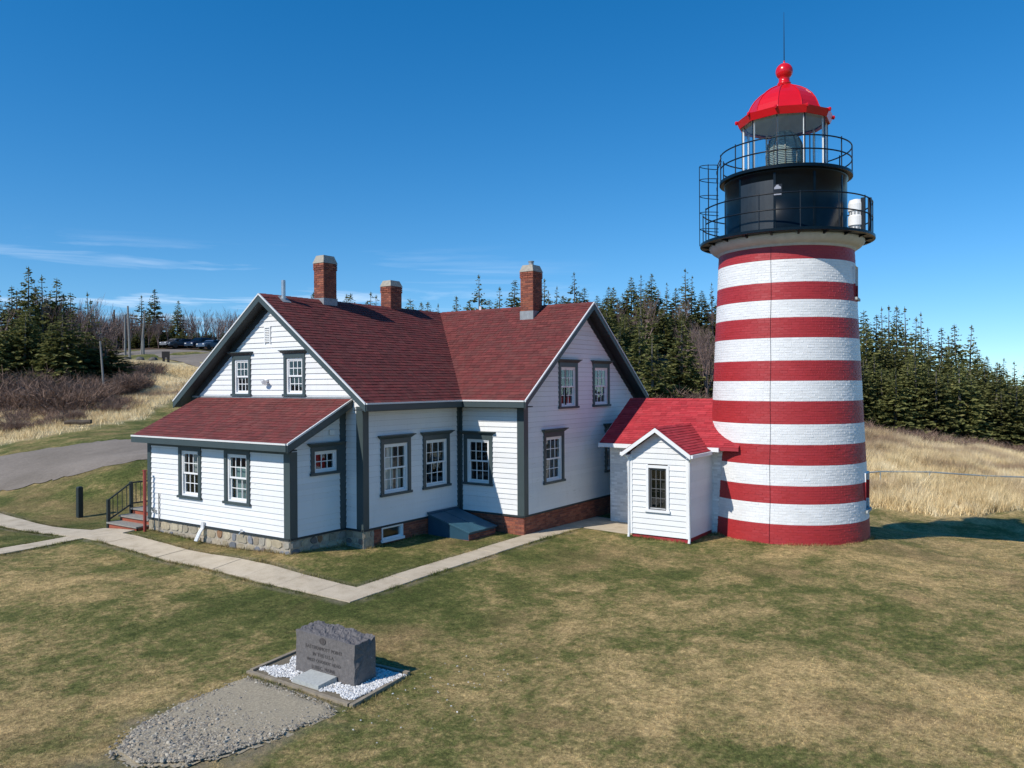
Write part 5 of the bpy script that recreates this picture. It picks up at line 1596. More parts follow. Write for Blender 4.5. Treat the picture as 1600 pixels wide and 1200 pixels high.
# gravel patch in front of it
gpoly = [(-12.10, -4.98), (-12.08, -5.9), (-12.12, -6.9), (-12.25, -7.28), (-13.2, -7.22), (-14.0, -7.05), (-14.45, -6.85), (-14.85, -6.3), (-14.78, -5.75), (-14.25, -5.3), (-13.3, -5.06)]
def in_poly(x, y, P):
    c = False; n = len(P)
    for i in range(n):
        (x0, y0), (x1, y1) = P[i], P[(i + 1) % n]
        if (y0 > y) != (y1 > y) and x < (x1 - x0) * (y - y0) / (y1 - y0) + x0: c = not c
    return c
cxg, cyg = -13.3, -6.15
def build_gravel():
    gx = np.arange(-15.1, -11.9, .07); gy = np.arange(-7.5, -4.8, .07)
    GX, GY = np.meshgrid(gx, gy, indexing='ij')
    GX = GX + nrs.uniform(-.02, .02, GX.shape); GY = GY + nrs.uniform(-.02, .02, GY.shape)
    sc = 1 + .05 * (vnoise(GX, GY, .35, 31) - .5)
    ins = np.array([[in_poly(cxg + (x - cxg) * k, cyg + (y - cyg) * k, gpoly) for x, y, k in zip(rx, ry, rk)] for rx, ry, rk in zip(GX, GY, sc)])
    GZ = ground(GX, GY) + .020 + .012 * vnoise(GX, GY, .25, 32)
    inner = ins.copy(); inner[1:-1, 1:-1] = ins[1:-1, 1:-1] & ins[:-2, 1:-1] & ins[2:, 1:-1] & ins[1:-1, :-2] & ins[1:-1, 2:]
    GZ = np.where(inner, GZ + .012, GZ - .022)
    mb = MB(); mb.v = np.stack([GX, GY, GZ], -1).reshape(-1, 3).tolist(); ny_ = len(gy)
    for i in range(len(gx) - 1):
        for j in range(ny_ - 1):
            if ins[i, j] or ins[i + 1, j] or ins[i, j + 1] or ins[i + 1, j + 1]:
                mb.f.append((i * ny_ + j, (i + 1) * ny_ + j, (i + 1) * ny_ + j + 1, i * ny_ + j + 1)); mb.c.append(None)
    tag(mb.build("gravel_patch", paint('fine_grey_gravel', (.44, .37, .255), .95, .45, 26, .9, 70), smooth=True), kind="structure")
build_gravel()
def in_gravel():
    x, y = rnd.uniform(-15.0, -12.0), rnd.uniform(-7.5, -4.8)
    sc = 1.12 if rnd.random() < .05 else 1.0
    if not in_poly(cxg + (x - cxg) / sc, cyg + (y - cyg) / sc, gpoly): return None, None, 1
    dens = min(1, max(.12, (-12.7 - x) / 1.3)) + (.35 if (y < -6.9 or not in_poly(cxg + (x - cxg) / .86, cyg + (y - cyg) / .86, gpoly)) else 0)
    if rnd.random() > dens: return None, None, 1
    return x, y, (1.0 if rnd.random() < .93 else 1.9) * (.7 + .45 * min(1, max(0, (-12.6 - x) / 1.5)))
GC = [(.40, .345, .26), (.45, .40, .31), (.31, .275, .22), (.52, .46, .36), (.25, .225, .19), (.42, .34, .24)]

_gx = np.linspace(-15.3, -11.7, 40); _gy = np.linspace(-7.8, -4.5, 40)
_gg = ground(*np.meshgrid(_gx, _gy, indexing='ij'))
def gz0(x, y):
    i = min(38, max(0, int((x - _gx[0]) / (_gx[1] - _gx[0])))); j = min(38, max(0, int((y - _gy[0]) / (_gy[1] - _gy[0])))); return float(_gg[i, j])
pebbles("loose_gravel", 9500, in_gravel, lambda x, y: gz0(x, y) + .030, .010, .027, GC, "loose grey stones of the gravel patch before the monument", "gravel")
def strewn():
    x, y = rnd.gauss(-10.6, .9), rnd.gauss(-7.9, .55)
    return (x, y, 1) if not (x > -11.95 and x < -10.45 and y > -7.35) else (None, None, 1)
pebbles("strewn_pebbles", 45, strewn, lambda x, y: gz(x, y) + .025, .010, .024, [(.72, .71, .68), (.6, .58, .54)], "few white pebbles strewn on the lawn beside the monument", "pebbles")

# ------------------------------------------------------------------ vegetation
def fast_mesh(name, V, F, mat, col=None):
    """V (n,3), F (m,k) arrays -> mesh; col: per-face grey tone"""
    me = bpy.data.meshes.new(name)
    V = np.asarray(V, np.float32); F = np.asarray(F, np.int32); k = F.shape[1]
    me.vertices.add(len(V)); me.vertices.foreach_set("co", V.ravel())
    me.loops.add(F.size); me.loops.foreach_set("vertex_index", F.ravel())
    me.polygons.add(len(F)); me.polygons.foreach_set("loop_start", np.arange(0, F.size, k, dtype=np.int32))
    me.update(calc_edges=True)
    if col is not None:
        at = me.attributes.new("Col", 'FLOAT_COLOR', 'FACE')
        c = np.repeat(np.asarray(col, np.float32)[:, None], 4, 1); c[:, 3] = 1
        at.data.foreach_set("color", c.ravel())
    me.materials.append(mat)
    return me

def blades(name, X, Y, Z, h, w, lean, mat, per=1, kind_label=None):
    n = len(X); T = []
    V = np.zeros((n, 3, 3)); a = nrs.uniform(0, 2 * np.pi, n); b = nrs.uniform(0, 2 * np.pi, n)
    hh = h * nrs.uniform(.55, 1.25, n); ww = w * nrs.uniform(.6, 1.3, n); le = hh * lean * nrs.uniform(.2, 1.2, n)
    V[:, 0] = np.stack([X - np.cos(a) * ww, Y - np.sin(a) * ww, Z - .01], -1)
    V[:, 1] = np.stack([X + np.cos(a) * ww, Y + np.sin(a) * ww, Z - .01], -1)
    V[:, 2] = np.stack([X + np.cos(b) * le, Y + np.sin(b) * le, Z + hh], -1)
    return fast_mesh(name, V.reshape(-1, 3), np.arange(3 * n).reshape(-1, 3), mat, nrs.uniform(0, 1, n))

# short lawn blades on the near grass
def lawn_blades():
    n = 520000
    w = 8.5 + 26 * nrs.uniform(0, 1, n) ** 0.85
    px = nrs.uniform(-120, 1720, n)
    X = CAM[0] + w * (FW[0] + RT[0] * (px - 800) / FPX); Y = CAM[1] + w * (FW[1] + RT[1] * (px - 800) / FPX)
    keep = np.ones(n, bool)
    def out(x0, x1, y0, y1): return ~((X > x0) & (X < x1) & (Y > y0) & (Y < y1))
    j = (vnoise(X, Y, .3, 11) - .5) * .16
    keep &= ~((X > -8.16 + j) & (X < -7.10 - j) & (Y > -3.3 + j)); keep &= ~((X > -7.2) & (X < 4.6) & (Y > -3.31 + j) & (Y < -2.48 - j)); keep &= ~((X < -8.0) & (Y > 7.86 + j) & (Y < 8.9 - j))
    keep &= out(-7.2, -6.7, 7.3, 9.3) & out(2.3 , 4.2, -5.1, -3.2) & out(-12.02, -10.42, -7.36, -4.55)
    keep &= out(LF - .02, -L_ + .1, e_ - .02, 8) & out(-L_ - .02, 8, -.02, 8.2) & out(-.02, 8, -S_ - .03, 1) & out(2.14, 8.2, -7.02, -5.05) & out(4.1, 8.2, -8, -3.3)
    keep &= out(-1.72, -.2, -1.7, .2) & out(-6.85, -4.8, 7.2, 9.15)
    keep &= np.hypot(X - TX, Y - TY) > 2.53
    gp = np.array([in_poly(x, y, gpoly) if (-15 < x < -12 and -7.5 < y < -4.8) else False for x, y in zip(X, Y)])
    keep &= ~gp
    mead, dirt, br, ww, ll = zones(X, Y)
    keep &= nrs.uniform(0, 1, n) > dirt * 1.1
    X, Y = X[keep], Y[keep]
    Z = ground(X, Y) + (vnoise(X, Y, 1.7, 5) - .5) * .03
    tall = 1 + .5 * (vnoise(X, Y, .6, 12) > .75) + .5 * (vnoise(X, Y, .22, 13) > .8)
    # longer fringe against walls, edging and paths
    me = blades("lawn_grass", X, Y, Z, .020 * tall, .0048, 1.1, M['blade'])
    tag(link("lawn_grass", me), "short mown grass of the lawn round the house", "grass", kind="stuff")
lawn_blades()
def fringe():
    segs = []
    def seg(x0, y0, x1, y1, dens=330, wd=.05, h=.07): segs.append((x0, y0, x1, y1, dens, wd, h))
    for x in (-8.14, -7.12): seg(x, -3.2, x, 7.2); seg(x, 9.4, x, 19)
    seg(-7.1, -3.29, 2.2, -3.29); seg(-6.9, -2.5, -.1, -2.5); seg(-16, 7.88, -8.2, 7.88); seg(-16, 8.88, -8.2, 8.88); seg(-8.1, -3.3, -7.1, -3.3)
    seg(LF - .04, e_, LF - .04, e_ + Wl, 260, .04, .09); seg(LF, e_ - .04, -L_, e_ - .04, 260, .04, .09); seg(-L_ + .1, -.05, -1.8, -.05, 260, .04, .09)
    seg(2.12, -7.0, 2.12, -5.1, 260, .04, .08); seg(2.2, -7.02, 4.1, -7.02, 260, .04, .08)
    for k in range(40):
        a0, a1 = TH0 - 1.7 + 3.6 * k / 40, TH0 - 1.7 + 3.6 * (k + 1) / 40
        seg(TX + 2.54 * math.cos(a0), TY + 2.54 * math.sin(a0), TX + 2.54 * math.cos(a1), TY + 2.54 * math.sin(a1), 300, .04, .085)
    seg(-12.0, -4.75, -12.03, -7.33, 240, .05, .06); seg(-12.0, -7.36, -10.47, -7.16, 240, .05, .06); seg(-10.42, -7.1, -10.57, -4.6, 240, .05, .06)
    X, Y, H = [], [], []
    for (x0, y0, x1, y1, d, wd, h) in segs:
        ln_ = math.hypot(x1 - x0, y1 - y0); n = int(ln_ * d); t = nrs.uniform(0, 1, n)
        X.append(x0 + (x1 - x0) * t + nrs.normal(0, wd, n)); Y.append(y0 + (y1 - y0) * t + nrs.normal(0, wd, n)); H.append(np.full(n, h))
    X, Y, H = np.concatenate(X), np.concatenate(Y), np.concatenate(H)
    H = H * (.3 + 1.1 * vnoise(X, Y, .5, 41)) * (.5 + vnoise(X, Y, .17, 42))
    me = blades("grass_fringe", X, Y, ground(X, Y), H, .006, .8, M['blade'])
    tag(link("grass_fringe", me), "longer grass fringing the paths, walls and monument edging", "grass", kind="stuff")
fringe()
def meadow(name, n, pxr, wr, label, h=.62):
    w = wr[0] + (wr[1] - wr[0]) * nrs.uniform(0, 1, n) ** .8
    px = nrs.uniform(*pxr, n)
    X = CAM[0] + w * (FW[0] + RT[0] * (px - 800) / FPX); Y = CAM[1] + w * (FW[1] + RT[1] * (px - 800) / FPX)
    mead, dirt, br, ww, ll = zones(X, Y)
    cl = vnoise(X, Y, 1.6, 21) * .6 + vnoise(X, Y, .5, 22) * .4
    keep = (nrs.uniform(0, 1, n) < np.clip(mead, 0, 1) * (.25 + .9 * cl)) & (nrs.uniform(0, 1, n) > br * .8)
    X, Y, cl = X[keep], Y[keep], cl[keep]
    near = sstep(20, 45, np.hypot(X + 3, Y))
    Z = ground(X, Y) + (vnoise(X, Y, 1.7, 5) - .5) * (.03 + .22 * near) + (vnoise(X, Y, 6, 6) - .5) * .5 * near
    me = blades(name, X, Y, Z, h * (.35 + 1.1 * cl), .013, .7, M['straw'])
    tag(link(name, me), label, "grass", kind="stuff")
meadow("dry_meadow_grass", 420000, (1300, 1720), (37, 68), "tall straw-coloured meadow grass right of the lighthouse", .75)
meadow("dry_bank_grass", 230000, (-80, 345), (43, 96), "straw-coloured rough grass on the left slope beyond the road", .40)

def spruce_mesh(seed, H=10.0, base_r=2.1, bare=.08, dens=1.0, ragged=.25, flag=0.0, top_sparse=0.0):
    r = random.Random(seed)
    quads, tone = [], []
    z = H * bare
    while z < H - .1:
        f = z / H
        R = base_r * (1 - f) ** .78 * (1 - .35 * max(0, .18 - f) / .18) + .10
        nb = max(3, int((5 + 3 * (1 - f)) * dens))
        a0 = r.uniform(0, 6.28)
        for b in range(nb):
            if r.random() < ragged * .6 + top_sparse * max(0, f - .6): continue
            a = a0 + 6.283 * b / nb + r.uniform(-.35, .35)
            Rb = R * r.uniform(1 - ragged * 1.4, 1.12) * (1 + flag * math.cos(a - .6))
            sl = .45 * f - .30 + r.uniform(-.12, .12)          # drooping low branches, rising top ones
            n = max(2, int(Rb / .21))
            ca, sa = math.cos(a), math.sin(a); zj = r.uniform(-.16, .16)
            for k in range(n):
                t = (k + .7 + r.uniform(-.25, .25)) / n
                if t < .22 and Rb > .9: continue
                d = Rb * t
                zz = z + zj + sl * d + .16 * t * t * Rb * .5 + r.uniform(-.09, .09)
                wsp = .52 * (1.05 - .50 * t) * min(1.0, .45 + Rb * .4) * (1.0 - .5 * f * f)
                for sgn in (-1, 0, 1):
                    ang = a + sgn * r.uniform(.5, 1.0)
                    ln = wsp * r.uniform(.8, 1.5) * (1.0 if sgn else 1.15)
                    wd = ln * r.uniform(.26, .42)
                    dx, dy = math.cos(ang), math.sin(ang)
                    px_, py_ = ca * d, sa * d
                    dz = r.uniform(-.55, .25) * ln
                    roll = r.uniform(-1.45, 1.45)
                    nx_, ny_, nz_ = -dy * math.cos(roll), dx * math.cos(roll), math.sin(roll)
                    p0 = (px_ - dx * ln * .15, py_ - dy * ln * .15, zz)
                    p1 = (px_ + dx * ln * .45 + nx_ * wd, py_ + dy * ln * .45 + ny_ * wd, zz + dz * .4 + nz_ * wd)
                    p2 = (px_ + dx * ln, py_ + dy * ln, zz + dz)
                    p3 = (px_ + dx * ln * .45 - nx_ * wd, py_ + dy * ln * .45 - ny_ * wd, zz + dz * .4 - nz_ * wd)
                    quads.append((p0, p1, p2, p3))
                    tone.append(min(1, max(0, r.gauss(.5, .2))))
        z += r.uniform(.20, .34)
    for k in range(10):      # leader
        zz = H - .5 + .055 * k; a = r.uniform(0, 6.28); q = .16 * (1 - k / 11)
        quads.append(((0, 0, zz), (q * math.cos(a), q * math.sin(a), zz + .02), (0, 0, zz + .16), (-q * math.cos(a), -q * math.sin(a), zz + .04))); tone.append(.5)
    V = np.array(quads).reshape(-1, 3)
    return fast_mesh("crown", V, np.arange(len(V)).reshape(-1, 4), M['needle'], tone)

def spruce_trunk(seed, H=10.0, snags=10):
    r = random.Random(seed); mb = MB()
    mb.tube([(0, 0, -.5), (.02, 0, H * .3), (0, .03, H * .65), (0, 0, H - .1)], [.17, .13, .075, .015], 7, col=(.5, .5, .5))
    for k in range(snags):
        z = H * r.uniform(.08, .6); a = r.uniform(0, 6.28); l = r.uniform(.3, .9)
        mb.tube([(0, 0, z), (math.cos(a) * l, math.sin(a) * l, z + r.uniform(-.15, .1))], [.022, .008], 4, cap=False, col=(.7, .7, .7))
    return mb.mesh("trunk", M['bark'])

def bare_mesh(seed, H=6.0, spread=.42, levels=4, w0=.085, mat=None):
    r = random.Random(seed); mb = MB()
    def grow(p, d, ln, w, lv):
        q = p + d * ln
        mb.tube([p, p + d * ln * .5 + Vector((r.uniform(-.04, .04), r.uniform(-.04, .04), 0)) * ln, q], [w, w * .8, w * .62], 4 if lv < 2 else 3, cap=False, col=(min(1, max(0, r.gauss(.5 - .05 * lv + .1, .15))),) * 3)
        if lv >= levels: return
        nk = r.choice((2, 3, 3)) if lv else 4
        for k in range(nk):
            ax = Vector((r.uniform(-1, 1), r.uniform(-1, 1), r.uniform(-.2, .4)))
            nd = (d + ax * spread * r.uniform(.7, 1.5) + ZV * .16).normalized()
            st = p + d * ln * (r.uniform(.45, 1.0) if k else 1.0)
            grow(st, nd, ln * r.uniform(.55, .82), max(.009, w * .58), lv + 1)
    grow(Vector((0, 0, -.3)), Vector((r.uniform(-.1, .1), r.uniform(-.1, .1), 1)).normalized(), H * .36, w0, 0)
    return mb.mesh("branches", mat or M['twig'])

def shrub_mesh(seed, H=1.8, n=150, rad=1.2):
    r = random.Random(seed); V, T = [], []
    for k in range(n):
        a = r.uniform(0, 6.28); q = rad * math.sqrt(r.random()) * .55
        b = Vector((q * math.cos(a), q * math.sin(a), -.1))
        d = Vector((math.cos(a) * r.uniform(0, 1.3), math.sin(a) * r.uniform(0, 1.3), 1)).normalized()
        h = H * r.uniform(.35, 1.05); tip = b + d * h
        def spr(p, q2, w):
            s = (q2 - p).cross(Vector((r.uniform(-1, 1), r.uniform(-1, 1), .2))); s.normalize(); s *= w
            V.append((tuple(p - s), tuple(p + s), tuple(q2 + s * .3), tuple(q2 - s * .3))); T.append(r.random())
        spr(b, tip, .016)
        for j in range(12):
            f = r.uniform(.25, .98); p = b + d * h * f
            dd = (d + Vector((r.uniform(-1, 1), r.uniform(-1, 1), r.uniform(-.4, .6))) * 1.1).normalized()
            spr(p, p + dd * h * r.uniform(.15, .38), .010)
    V = np.array(V).reshape(-1, 3)
    return fast_mesh("stems", V, np.arange(len(V)).reshape(-1, 4), M['shrub'], T)

SPR = [(spruce_mesh(101, 10, 2.3, .06, 1.15, .18), spruce_trunk(1)), (spruce_mesh(102, 10, 2.0, .10, 1.05, .28), spruce_trunk(2)),
       (spruce_mesh(103, 10, 1.75, .05, 1.1, .22), spruce_trunk(3)), (spruce_mesh(104, 10, 2.1, .16, .9, .42, .25, .5), spruce_trunk(4, snags=22)),
       (spruce_mesh(105, 10, 1.6, .22, .85, .5, .35, .7), spruce_trunk(5, snags=26)), (spruce_mesh(106, 10, 2.6, .03, 1.2, .2), spruce_trunk(6)),
       (spruce_mesh(107, 10, 1.35, .3, .75, .55, .3, .9), spruce_trunk(7, snags=30)), (spruce_mesh(108, 10, 2.2, .08, 1.1, .3, .15), spruce_trunk(8))]
BARE = [bare_mesh(201, 6, .42, 5), bare_mesh(202, 6, .36, 5), bare_mesh(203, 6, .5, 5), bare_mesh(204, 6, .33, 5, .07)]
SHR = [shrub_mesh(301), shrub_mesh(302, 1.8, 120, 1.4), shrub_mesh(303, 1.8, 170, 1.0)]

def top_height(px, top, w):
    x, y = at_w(px, w); g0 = gz(x, y)
    return x, y, g0, CAM[2] + w * (UP[2] * (600 - top) / FPX + FW[2] + RT[2] * (px - 800) / FPX) - g0

def spruce(px, top, w, kind, label, group, fat=1.0):
    x, y, g0, h = top_height(px, top, w)
    h = max(2.5, h)
    t = empty("spruce_tree", (x, y, g0), label, "tree", group)
    t.rotation_euler = (rnd.uniform(-.03, .03), rnd.uniform(-.03, .03), rnd.uniform(0, 6.28))
    s = h / 10.0; ws = s ** .6 * fat * 1.25 * rnd.uniform(.92, 1.1)
    t.scale = (ws, ws, s)
    link("trunk", SPR[kind][1], t); link("crown", SPR[kind][0], t)
def bare(px, top, w, kind, label, group, name="bare_tree"):
    x, y, g0, h = top_height(px, top, w)
    h = max(1.5, h)
    o = link(name, BARE[kind], None, (x, y, g0)); s = h / 6.0 * 1.05
    o.scale = (s * rnd.uniform(.85, 1.15), s * rnd.uniform(.85, 1.15), s); o.rotation_euler = (0, 0, rnd.uniform(0, 6.28))
    tag(o, label, "tree", group)
def shrub(px, w, h, label, group):
    x, y = at_w(px, w); o = link("shrub", rnd.choice(SHR), None, (x, y, gz(x, y) - .05))
    s = h / 1.8; o.scale = (s * rnd.uniform(1, 1.4), s * rnd.uniform(1, 1.4), s); o.rotation_euler = (0, 0, rnd.uniform(0, 6.28))
    tag(o, label, "shrub", group)

def ordw(n):
    one = ["", "first", "second", "third", "fourth", "fifth", "sixth", "seventh", "eighth", "ninth", "tenth", "eleventh", "twelfth", "thirteenth", "fourteenth", "fifteenth", "sixteenth", "seventeenth", "eighteenth", "nineteenth"]
    if n < 20: return one[n]
    return {20: "twentieth", 30: "thirtieth"}.get(n) or {2: "twenty-", 3: "thirty-"}[n // 10] + one[n % 10]
def row(items, fmt, group):
    """items: (px, top, w, kind, fat); planted left to right, each with its place in the row"""
    for k, (a, b, c, d, f) in enumerate(sorted(items)):
        spruce(a, b, c, d, fmt.format(ordw(k + 1)), group, f)
# stand right of the lighthouse
GB = "spruces right of the lighthouse"
row([(px_ + rnd.uniform(-2, 2), tp, rnd.uniform(84, 92), rnd.choice((0, 1, 2, 3, 4, 4, 6)), .85) for px_, tp in ((1352, 486), (1366, 492), (1380, 480), (1392, 478), (1403, 479), (1418, 480), (1429, 496), (1440, 488), (1455, 512), (1473, 512), (1485, 524), (1497, 507), (1513, 508), (1527, 545), (1545, 557), (1556, 566), (1567, 560), (1585, 565), (1603, 572), (1622, 580))],
    "{} spruce from the lighthouse in the tall back row right of it", GB)
its = []
for k in range(20):
    px_ = 1335 + k * 15.5 + rnd.uniform(-6, 6); its.append((px_, 505 + max(0, px_ - 1350) * .30 + rnd.uniform(-8, 26), rnd.uniform(77, 83), rnd.choice((0, 1, 2, 5, 7)), 1.0))
row(its, "{} spruce from the lighthouse in the middle row right of it", GB)
its = []
for k in range(19):
    px_ = 1330 + k * 17 + rnd.uniform(-6, 6); its.append((px_, 545 + max(0, px_ - 1350) * .22 + rnd.uniform(-18, 30), rnd.uniform(70, 75), rnd.choice((0, 2, 5, 7, 5)), 1.15))
row(its, "bushy spruce along the dry meadow, {} from the lighthouse", "front spruces right of the lighthouse")
# hillside between house and lighthouse
GM = "hillside spruces behind the workroom"
row([(px_, tp, rnd.uniform(92, 104), rnd.choice((1, 3, 4, 6, 2, 0)), .85) for px_, tp in ((935, 462), (944, 470), (952, 448), (962, 449), (975, 458), (987, 433), (1001, 430), (1009, 442), (1017, 428), (1030, 452), (1042, 442), (1057, 450), (1072, 420), (1081, 431), (1097, 454), (1113, 442), (1128, 450), (925, 475))],
    "skyline spruce of the hillside, {} from the house's right gable", GM)
its = []
for k in range(20):
    px_ = rnd.uniform(925, 1125); its.append((px_, rnd.uniform(462, 520) + (40 if px_ > 1075 else 0), rnd.uniform(76, 88), rnd.choice((0, 1, 2, 3, 7)), 1.0))
row(its, "mid-slope hillside spruce, {} from the house's right gable", GM)
row([(px_, tp, rnd.uniform(60, 69), rnd.choice((0, 1, 3, 7)), 1.0) for px_, tp in ((965, 520), (1000, 505), (1030, 540), (1066, 500), (1050, 548), (985, 550), (1090, 560), (1020, 520), (940, 540), (1105, 575))],
    "lowest-row hillside spruce above the red workroom roof, {} from the left", GM)
for k in range(22):
    bare(rnd.uniform(930, 1125), rnd.uniform(455, 520), rnd.uniform(80, 100), rnd.randrange(4), "bare brown tree among the hillside spruces", "bare hillside trees")
for k in range(14):
    bare(rnd.uniform(1070, 1125), rnd.uniform(495, 575), rnd.uniform(62, 78), rnd.randrange(4), "bare grey-brown tree on the slope just left of the lighthouse", "bare trees left of the lighthouse")
for k in range(26):
    shrub(rnd.uniform(990, 1125), rnd.uniform(52, 62), rnd.uniform(1.2, 2.2), "brown leafless shrub behind the workroom roof", "shrubs behind the workroom")
# tops over the house roof
row([(px_, tp, rnd.uniform(92, 100), kd, .95) for px_, tp, kd in ((487, 457, 2), (526, 462, 2), (546, 460, 1), (552, 459, 2), (580, 457, 3), (588, 462, 3), (643, 468, 0), (658, 473, 2), (667, 472, 1), (683, 475, 6), (715, 463, 2), (750, 430, 3), (779, 449, 3), (803, 438, 1), (849, 436, 3), (860, 454, 6), (869, 448, 6), (900, 426, 3), (912, 450, 1), (572, 470, 2), (600, 472, 1), (735, 470, 0), (765, 468, 1), (820, 462, 1), (880, 462, 0), (890, 468, 2))],
    "spruce top above the house roofs, {} from the left", "spruces behind the house")
# left stand
GL = "spruces at the left edge"
row([(px_, tp, rnd.uniform(70, 76), kd, .9) for px_, tp, kd in ((44, 418, 2), (68, 431, 3), (86, 435, 1), (3, 447, 3), (22, 448, 1), (113, 458, 1), (140, 457, 6), (146, 469, 4), (-20, 440, 0), (56, 450, 0), (100, 460, 0), (30, 455, 0), (76, 458, 7))],
    "tall spruce of the stand at the left edge, {} from the left", GL)
row([(-18 + k * 13 + rnd.uniform(-5, 5), rnd.uniform(478, 520), rnd.uniform(63, 67), rnd.choice((0, 5, 7, 1)), 1.0) for k in range(11)],
    "front spruce rising from the left brush, {} from the left", GL)
spruce(138, 524, 66, 5, "low bushy spruce beside the leaning pole", None, 1.4)
spruce(166, 527, 68, 5, "low bushy spruce right of the leaning pole", None, 1.5)
spruce(122, 505, 67, 7, "short spruce left of the leaning pole", None, 1.2)
for k in range(38):
    px_ = rnd.uniform(92, 176)
    bare(px_, 466 + max(0, px_ - 140) * .9 + rnd.uniform(0, 32), rnd.uniform(69, 84), rnd.randrange(4), "bare reddish tree right of the left spruce stand", "bare trees by the left spruces")
for k in range(10):
    bare(rnd.uniform(-20, 100), rnd.uniform(450, 490), rnd.uniform(70, 80), rnd.randrange(4), "bare tree among the left spruce stand", "bare trees in the left stand")
# trees behind the car park
spruce(222, 462, 140, 3, "sparse spruce behind the utility poles", None, 1.1)
spruce(241, 452, 138, 2, "tall spruce standing highest behind the information board", None, 1.15)
spruce(277, 470, 136, 2, "narrow spruce behind the parked cars", None, 1.0)
for px_ in range(176, 262, 7):
    spruce(px_ + rnd.uniform(-3, 3), rnd.uniform(505, 525), rnd.uniform(130, 140), rnd.choice((0, 5, 7)), "low dark spruce behind the car park", "low spruces behind the car park", 1.2)
for k in range(105):
    bare(rnd.uniform(165, 425), rnd.uniform(484, 505), rnd.uniform(128, 142), rnd.randrange(4), "bare grey-brown tree in the row behind the car park", "bare trees behind the car park")
for k in range(30):
    spruce(rnd.uniform(255, 420), rnd.uniform(520, 532), rnd.uniform(131, 142), rnd.choice((0, 5)), "young spruce under the bare trees behind the car park", "young spruces behind the car park", 1.3)
# brush on the left bank
for k in range(88):
    px_ = rnd.uniform(-40, 245); w = rnd.uniform(55, 67) + max(0, px_ - 120) * .10
    shrub(px_, w, rnd.uniform(.9, 2.5) * (1 if px_ < 120 else .7), "reddish-brown leafless shrub below the left spruces", "brush below the left spruces")
for k in range(60):
    px_ = rnd.uniform(-40, 215); w = rnd.uniform(47.5, 56) + max(0, px_ - 60) * .05
    shrub(px_, w, rnd.uniform(.35, .85), "low brown scrub scattered through the left dry grass", "scrub in the left grass")
for k in range(60):
    shrub(rnd.uniform(1335, 1640), rnd.uniform(63.5, 69), rnd.uniform(.8, 1.4), "low russet shrub at the foot of the right spruces", "russet shrubs along the right spruces")

# ------------------------------------------------------------------ poles, sign, cars, fence, log
for px_, base, top, w, lean, lab in ((177, 556, 484, 112, .2, "thin dark utility pole farthest left"), (196, 556, 492, 112, 0, "short grey utility pole between two taller ones"),
                                     (203.5, 570, 478, 104, -.25, "tall pale utility pole left of the sparse spruce"), (221, 553, 486, 112, .55, "thick pale utility pole in front of the sparse spruce"), (224.5, 552, 528, 112, 0, "short pale stub post beside the thick utility pole")):
    x, y, g0, h = top_height(px_, top, w)
    mb = MB(); mb.tube([(x, y, g0 - .5), (x + RT[0] * lean * .5, y + RT[1] * lean * .5, g0 + h * .5), (x + RT[0] * lean, y + RT[1] * lean, g0 + h)], [.17, .15, .11], 8)
    tag(mb.build("utility_pole", M['pole'] if 'dark' not in lab else M['log']), lab, "pole")
x, y, g0, h = top_height(157, 533, 62)
mb = MB(); mb.tube([(x + RT[0] * .33, y + RT[1] * .33, g0 - .3), (x, y, g0 + h)], [.09, .07], 8); tag(mb.build("leaning_pole", M['pole']), "weathered leaning pole rising from the brush", "pole")
x, y = at_w(260, 103); g0 = gz(x, y); u = Vector((RT[0], RT[1], 0)).normalized(); v = Vector((FW[0], FW[1], 0)).normalized()
sg = empty("information_board", (x, y, g0), "dark information board on posts before the car park", "sign")
for s in (-.30, .30):
    mb = MB(); mb.obox((x, y, g0), u, v, ZV, s - .16, s + .10, -.08, .08, -.3, 1.05); mb.build("post", M['sign_dark'], sg)
mb = MB(); mb.obox((x, y, g0), u, v, ZV, -.52, .48, -.12, -.05, .55, 1.35); mb.build("panel", M['sign_dark'], sg)
for px_ in (219, 240, 200):
    x, y = at_w(px_, 104); g0 = gz(x, y); mb = MB()
    mb.lathe(x, y, [(0, g0 - .1), (.5, g0 - .1), (.55, g0 + .15), (.38, g0 + .42), (.12, g0 + .5), (0, g0 + .5)], 7)
    mb.v = [(p[0] + rnd.uniform(-.08, .08), p[1] + rnd.uniform(-.08, .08), p[2]) for p in mb.v]
    tag(mb.build("boulder", M['rock']), {219: "dark boulder at the foot of the thick utility pole", 240: "dark boulder left of the information board", 200: "dark boulder at the foot of the leftmost poles"}[px_], "boulder")

